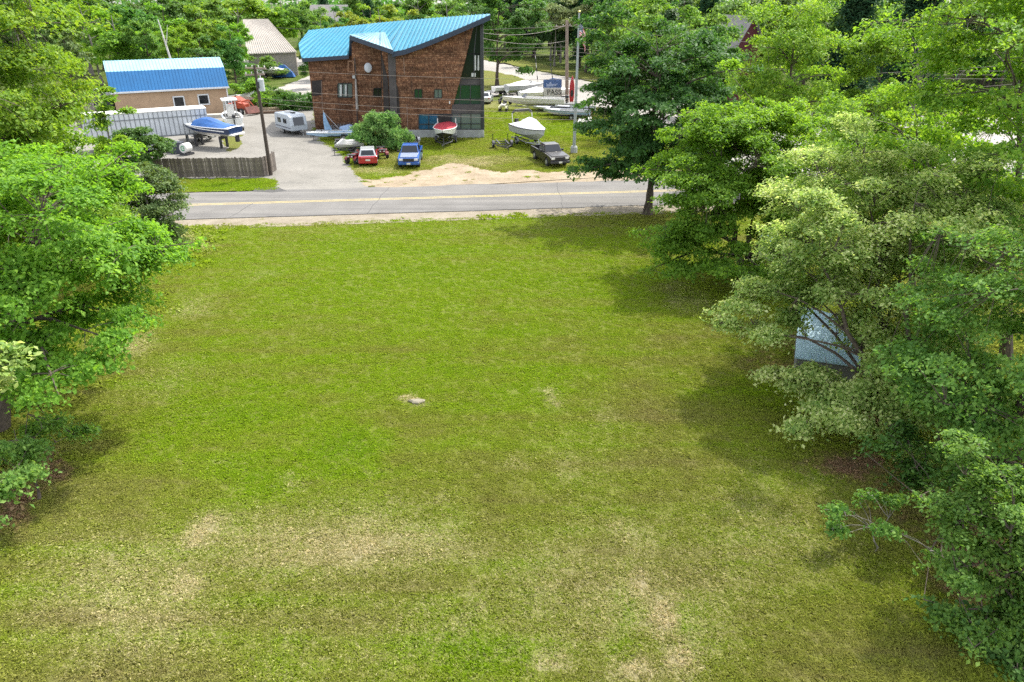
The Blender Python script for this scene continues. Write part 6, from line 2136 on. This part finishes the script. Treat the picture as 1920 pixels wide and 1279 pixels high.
# bare grey branches
p = D(1715, 190, 58)
dbt = thing('dead_tree', 'bare grey dead branches poking out above the pale maple', 'tree', (p.x, 58, 0))
rd_ = random.Random(3)
dm_ = MB()
dm_.tube([(0, 0, -.1), (.1, 0, 4), (0, 0, 9.6)], [.14, .1, .04], 6)
for i in range(30):
    z = rd_.uniform(7.4, 9.4)
    a = rd_.uniform(0, 6.28)
    e = Vector((math.cos(a) * rd_.uniform(.4, 1.6), math.sin(a) * rd_.uniform(.4, 1.2), z + rd_.uniform(.8, 2.8)))
    dm_.tube([(0, 0, z), e * .5 + Vector((0, 0, z * .5 + .1)), e], [.04, .028, .008], 4)
dm_.build('trunk', BARK_GREY, dbt)

# willow-like round bush in front of the shingled building
b = G(712, 284)
b = Vector((b.x, b.y + 1.2, 0))
make_tree('willow_bush', 'round pale tipped willow bush in front of the shingled wall', 'bush', b,
          lobes_at(b, [(712, 246, b.y, 2.0, 1.7, 1.6), (686, 256, b.y, 1.15, 1.2, 1.2), (738, 254, b.y, 1.0, 1.2, 1.3), (712, 224, b.y, 1.2, 1.2, .8)]), LEAF_WILLOW, 51, 700, 48, .24, .24, .05, n_limb=22, twigs=.3, aspect=.28, tilt=1.6, flat=.9, zmin=.1)

# tree on the island in front of the far road: its trunk and hanging crown
b = G(932, 161)
make_tree('roadside_tree', 'tall tree with a dark bare trunk standing on the grass island by the far road', 'tree', b,
          lobes_at(b, [(950, 60, b.y, 3.6, 3.8, 4.0), (905, 20, b.y + 1, 3.8, 3.6, 3.8), (985, 30, b.y, 3.8, 3.6, 3.8), (960, 95, b.y - 1, 2.4, 2.6, 2.0), (925, 85, b.y, 2.0, 2, 2.4), (975, 128, b.y - 2, 1.1, 1.1, .4)]),
          LEAF_DEEP, 52, 520, 40, .38, .6, .34, trunks=[((0, 0, -.1), (.4, 0, 13))], n_limb=22, twigs=.2, zmin=2.8)

for i, (px, y, sp, nm) in enumerate(((1040, 172, [(1035, 28, 3.6), (1065, 15, 3.2), (1015, 12, 2.8), (1050, 45, 2.0)], 'cream tipped flowering tree above the tall brown pole'), (1108, 160, [(1110, 22, 3.4), (1090, 38, 2.2), (1135, 30, 2.6), (1110, -10, 3)], 'cream tipped flowering tree right of the flagpole'))):
    b = Vector((cx(px, y, 3), y, 0))
    make_tree('flowering_tree', nm, 'tree', b, lobes_at(b, [(q, r, y, s, s, s * .7) for q, r, s in sp]), LEAF_CREAM, 55 + i, 300, 36, .42, .6, .2, n_limb=14, twigs=.1, zmin=5, bark=BARK_GREY)

# shrubs beside the lot and behind the buildings
shr = [(478, 128, 143, 4.2, 3.0, LEAF_MAPLE, 'green shrub in front of the beige barn wall'), (425, 130, 146, 3.6, 4.0, LEAF_FAR, 'tall shrub at the left end of the beige barn'), (548, 160, 103, 2.6, 1.9, LEAF_DEEP, 'dense green shrub at the corner of the shingled wall'), (520, 165, 106, 2.2, 1.6, LEAF_MAPLE, 'bright green shrub at the back of the lot'),
       (455, 165, 108, 2.8, 2.0, LEAF_BRIGHT, 'bright green shrub behind the red tractor'), (478, 155, 112, 2.4, 2.4, LEAF_DEEP, 'dark green shrub behind the dark leaning pole'), (500, 172, 104, 1.6, 1.2, LEAF_BRIGHT, 'low bright shrub at the rear edge of the lot')]
for i, (px, py, y, w, h, mt, nm) in enumerate(shr):
    b = Vector((D(px, py, y).x, y, 0))
    make_tree('shrub', nm, 'shrub', b, [(0, 0, h * .75, w, w * .8, h * .8), (w * .5, .3, h * .6, w * .6, w * .6, h * .6)], mt, 60 + i, 190, 40, .26, .42, .06, n_limb=10, twigs=.15, zmin=.1)

# ---- woods behind: a few crowns built once, then placed tree by tree
def proto_tree(seed, H, W_, mat, leaf=.42, n=260, per=34, low=.22, name='forest_tree'):
    rng = np.random.default_rng(seed)
    lob = [(0, 0, H * .62, W_ * .8, W_ * .8, H * .34)]
    for k in range(7):
        a = rng.uniform(0, 6.28)
        zz = rng.uniform(low + .12, .82)
        rr = W_ * .62 * (1 - abs(zz - .5) * .7)
        lob.append((rr * math.cos(a), rr * math.sin(a), H * zz, W_ * .48, W_ * .48, H * .15))
    return make_tree(name, 'x', 'tree', (0, 0, 0), lob, mat, seed, n, per, leaf, .62 * W_ / 4, H * .018, n_limb=14, twigs=.08, zmin=H * .08, flat=.6, bark=BARK_GREY if seed % 2 else BARK)


protos = [proto_tree(101, 15, 4.2, LEAF_FAR), proto_tree(102, 16, 3.6, LEAF_FAR), proto_tree(103, 14, 4.6, LEAF_FAR), proto_tree(104, 17, 4.0, LEAF_FAR)]
cprotos = [conifer('x', (0, 0, 0), 18, 4.2, 105, n=330, per=26), conifer('x', (0, 0, 0), 20, 3.8, 106, n=330, per=26)]
for q in protos + cprotos:
    KIDS[q.name] = list(q.children)
used = set()


def place(kind, px, y, H, wscale, mat, label, group=None, rz=None, name=None):
    src = (cprotos if kind == 'c' else protos)[rfz.randrange(2 if kind == 'c' else 4)]
    h0 = {0: 15, 1: 16, 2: 14, 3: 17}[protos.index(src)] if kind != 'c' else {0: 18, 1: 20}[cprotos.index(src)]
    x = cx(px, y, H * .6)
    if src.name not in used:
        used.add(src.name)
        o = src
    else:
        o = dup(src)
    o.location = (x, y, 0)
    o.rotation_euler = (0, 0, rfz.uniform(0, 6.28) if rz is None else rz)
    s = H / h0
    o.scale = (s * wscale, s * wscale, s)
    o['label'] = label
    o['category'] = 'tree'
    if group:
        o['group'] = group
    elif 'group' in o:
        del o['group']
    for ch in (list(o.children) or []):
        if ch.name.startswith('crown'):
            ch.material_slots[0].link = 'OBJECT'
            ch.material_slots[0].material = mat
    return o


rfz = random.Random(12)
# individually recognisable trees of the background (photo column, distance, height, width)
named = [('d', 120, 112, 11.5, 1.0, LEAF_OLIVE, 'olive green tree left of the tan workshop'),
         ('d', 40, 118, 14, 1.0, LEAF_DEEP, 'dark green tree at the far left behind the olive one'),
         ('d', 215, 122, 13.5, 1.05, LEAF_BRIGHT, 'bright green tree behind the left end of the blue roof'),
         ('d', 270, 120, 12.5, .9, LEAF_MAPLE, 'mid green tree behind the middle of the blue workshop roof'),
         ('d', 335, 118, 11.5, .9, LEAF_YELLOW, 'yellow green tree behind the right half of the blue roof'),
         ('d', 385, 114, 10.5, 1.0, LEAF_DEEP, 'dark green tree at the right end of the blue roof'),
         ('d', 430, 122, 12, .9, LEAF_FAR, 'green tree left of the beige barn roof'),
         ('d', 168, 135, 15, 1.0, LEAF_YELLOW, 'tall yellow green tree left of the workshop ridge'),
         ('d', 300, 142, 15.5, 1.1, LEAF_BRIGHT, 'tall fresh green tree high behind the workshop'),
         ('d', 370, 140, 15, 1.1, LEAF_YELLOW, 'broad yellow green tree behind the workshop towards the barn'),
         ('d', 440, 180, 16, 1.3, LEAF_YELLOW, 'yellow green tree above the left of the beige barn roof'),
         ('d', 600, 142, 12.5, .8, LEAF_MAPLE, 'green tree between the beige barn and the teal roof'),
         ('d', 632, 170, 13.6, .9, LEAF_FAR, 'green tree rising behind the left tip of the teal roof'),
         ('d', 520, 190, 17, 1.1, LEAF_BRIGHT, 'bright green tree above the beige barn'),
         ('d', 660, 150, 13.4, 1.0, LEAF_LIME, 'lime yellow tree rising over the left of the teal roof'),
         ('d', 720, 152, 14.2, 1.0, LEAF_LIME, 'lime yellow tree rising over the middle of the teal roof'),
         ('d', 775, 156, 14.0, .9, LEAF_LIME, 'lime yellow tree nearest the roof peak'),
         ('d', 690, 175, 15, 1.1, LEAF_YELLOW, 'yellow green tree behind the lime yellow ones'),
         ('d', 845, 160, 15.5, 1.0, LEAF_MAPLE, 'mid green tree behind the roof peak'),
         ('d', 880, 172, 17, 1.0, LEAF_DEEP, 'deep green tree right behind the roof tip'),
         ('d', 1000, 200, 15.5, .9, LEAF_BRIGHT, 'bright green tree left of the cream tipped ones'),
         ('c', 1150, 170, 18, 1.0, LEAF_PINE, 'dark pine at the top right of the flagpole'),
         ('d', 1190, 150, 16, .9, LEAF_LIME, 'pale lime tree at the top behind the fresh green tree'),
         ('d', 1330, 128, 15.5, 1.0, LEAF_YELLOW, 'yellow green tree left of the red house'),
         ('d', 1560, 100, 15, .9, LEAF_MAPLE, 'green tree at the top between the birches and the pine')]
for a in named:
    place(*a)
# dark wood beyond the far road and the rest of the woods
place('d', 1322, 96, 12.3, .75, LEAF_MAPLE, 'fresh green tree hiding the left of the red house roof')
place('d', 448, 136, 11.5, .8, LEAF_BRIGHT, 'bright green tree against the left edge of the beige barn roof')
place('d', 578, 128, 9.5, .7, LEAF_DEEP, 'deep green tree at the right edge of the beige barn')
place('d', 592, 182, 13.6, .9, LEAF_MAPLE, 'mid green tree left of the grey house')
place('d', 655, 188, 14.2, .9, LEAF_FAR, 'green tree right of the grey house')
place('d', 250, 128, 14.8, 1.1, LEAF_FAR, 'tall green tree behind the pale bare stem')
place('d', 618, 160, 11.8, .8, LEAF_YELLOW, 'yellow green tree under the grey house')
kinds = [(LEAF_FAR, 'plain green forest tree in the woods along the horizon'), (LEAF_DEEP, 'dark green forest tree in the woods along the horizon'), (LEAF_MAPLE, 'fresh green forest tree in the woods along the horizon'), (LEAF_YELLOW, 'yellow green forest tree in the woods along the horizon'), (LEAF_OLIVE, 'olive green forest tree in the woods along the horizon')]


def blocked(x, y):
    for (ax, ay), (bx, by) in zip([(-60, 199), (-7.3, 190), (15, 137), (24, 121), (40, 104), (70, 88)], [(-7.3, 190), (15, 137), (24, 121), (40, 104), (70, 88), (120, 80)]):
        if ax <= x < bx:
            lim = ay + (by - ay) * (x - ax) / (bx - ax)
            return y < lim + 5
    return x > 120 and y < 90


n = 0
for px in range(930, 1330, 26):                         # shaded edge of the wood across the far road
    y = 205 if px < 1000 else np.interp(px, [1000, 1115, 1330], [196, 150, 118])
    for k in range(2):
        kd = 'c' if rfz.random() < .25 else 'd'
        mt = LEAF_PINE if kd == 'c' else (LEAF_WOOD_SHADE if rfz.random() < .75 else LEAF_FAR)
        lb = 'dark pine in the shaded wood edge across the far road' if kd == 'c' else 'green tree with shade painted into its leaves in the wood edge across the far road' if mt is LEAF_WOOD_SHADE else 'green tree in the shaded wood edge across the far road'
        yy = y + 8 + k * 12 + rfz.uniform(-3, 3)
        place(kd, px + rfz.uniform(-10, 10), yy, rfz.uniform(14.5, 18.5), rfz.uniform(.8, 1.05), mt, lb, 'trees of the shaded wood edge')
while n < 135:
    y = rfz.uniform(128, 250)
    px = rfz.uniform(-120, 2040)
    x = cx(px, y, 8)
    if blocked(x, y) or (x > -60 and x < 20 and y < 196 and px > 560) or (430 < px < 640 and y < 200):
        continue
    kd = 'c' if rfz.random() < .14 else 'd'
    mt, lb = rfz.choice(kinds)
    if kd == 'c':
        mt, lb = LEAF_PINE, 'dark pine in the woods along the horizon'
    place(kd, px, y, rfz.uniform(13, 18.5), rfz.uniform(.9, 1.25), mt, lb, 'forest trees along the horizon')
    n += 1
for i in range(16):                                      # filling the right, beyond the side lot
    px = 1240 + i * 48 + rfz.uniform(-15, 15)
    y = rfz.uniform(102, 125)
    x = cx(px, y, 6)
    if blocked(x, y - 3):
        y += 18
    mt, lb = rfz.choice(kinds[:4])
    place('d', px, y, rfz.uniform(12, 16), rfz.uniform(.9, 1.1), mt, lb.replace('in the woods along the horizon', 'beyond the pale side lot'), 'trees beyond the side lot')

# the far wood that reads as one mass
rngf = np.random.default_rng(77)
ang = rngf.uniform(-.62, .62, 900)
dist = rngf.uniform(255, 420, 900)
cen = np.stack([np.sin(ang) * dist, np.cos(ang) * dist, rngf.uniform(3, 17, 900)], 1)
V, F = leaf_faces(rngf, cen, 26, 1.3, 2.2, .9, .9, .8, None, 0)
o = bpy.data.objects.new('distant_forest', tri_mesh('distant_forest', V, F, LEAF_FAR))
COL.objects.link(o)
tag(o, 'far green wood closing the view behind the nearer trees', 'forest', kind='stuff')

# birch stem and dead branches by the workshop
b = Vector((D(315, 100, 110).x, 110, 0))
bs = thing('dead_birch', 'thin pale bare stem standing behind the workshop ridge', 'tree', b)
m_ = MB()
m_.tube([(0, 0, -.1), (.2, 0, 6), (-.5, 0, 11.2)], [.2, .16, .07], 7)
m_.tube([(.05, 0, 8), (.7, 0, 10.5)], [.07, .03], 5)
m_.build('trunk', BARK_PALE, bs)
b = Vector((D(150, 180, 88).x, 88, 0))
ds_ = thing('brush_pile', 'tangle of bare grey branches left of the tarp shelter', 'brush', b)
for i in range(36):
    a = rd_.uniform(0, 6.28)
    m_ = MB()
    e = Vector((math.cos(a) * rd_.uniform(1, 3.4), math.sin(a) * rd_.uniform(.5, 2), rd_.uniform(1.5, 4.2)))
    m_.tube([(rd_.uniform(-1.5, 1.5), rd_.uniform(-1, 1), 0), e * .6 + Vector((0, 0, .5)), e], [.07, .05, .015], 4)
    m_.build('branch', BARK_GREY, ds_)
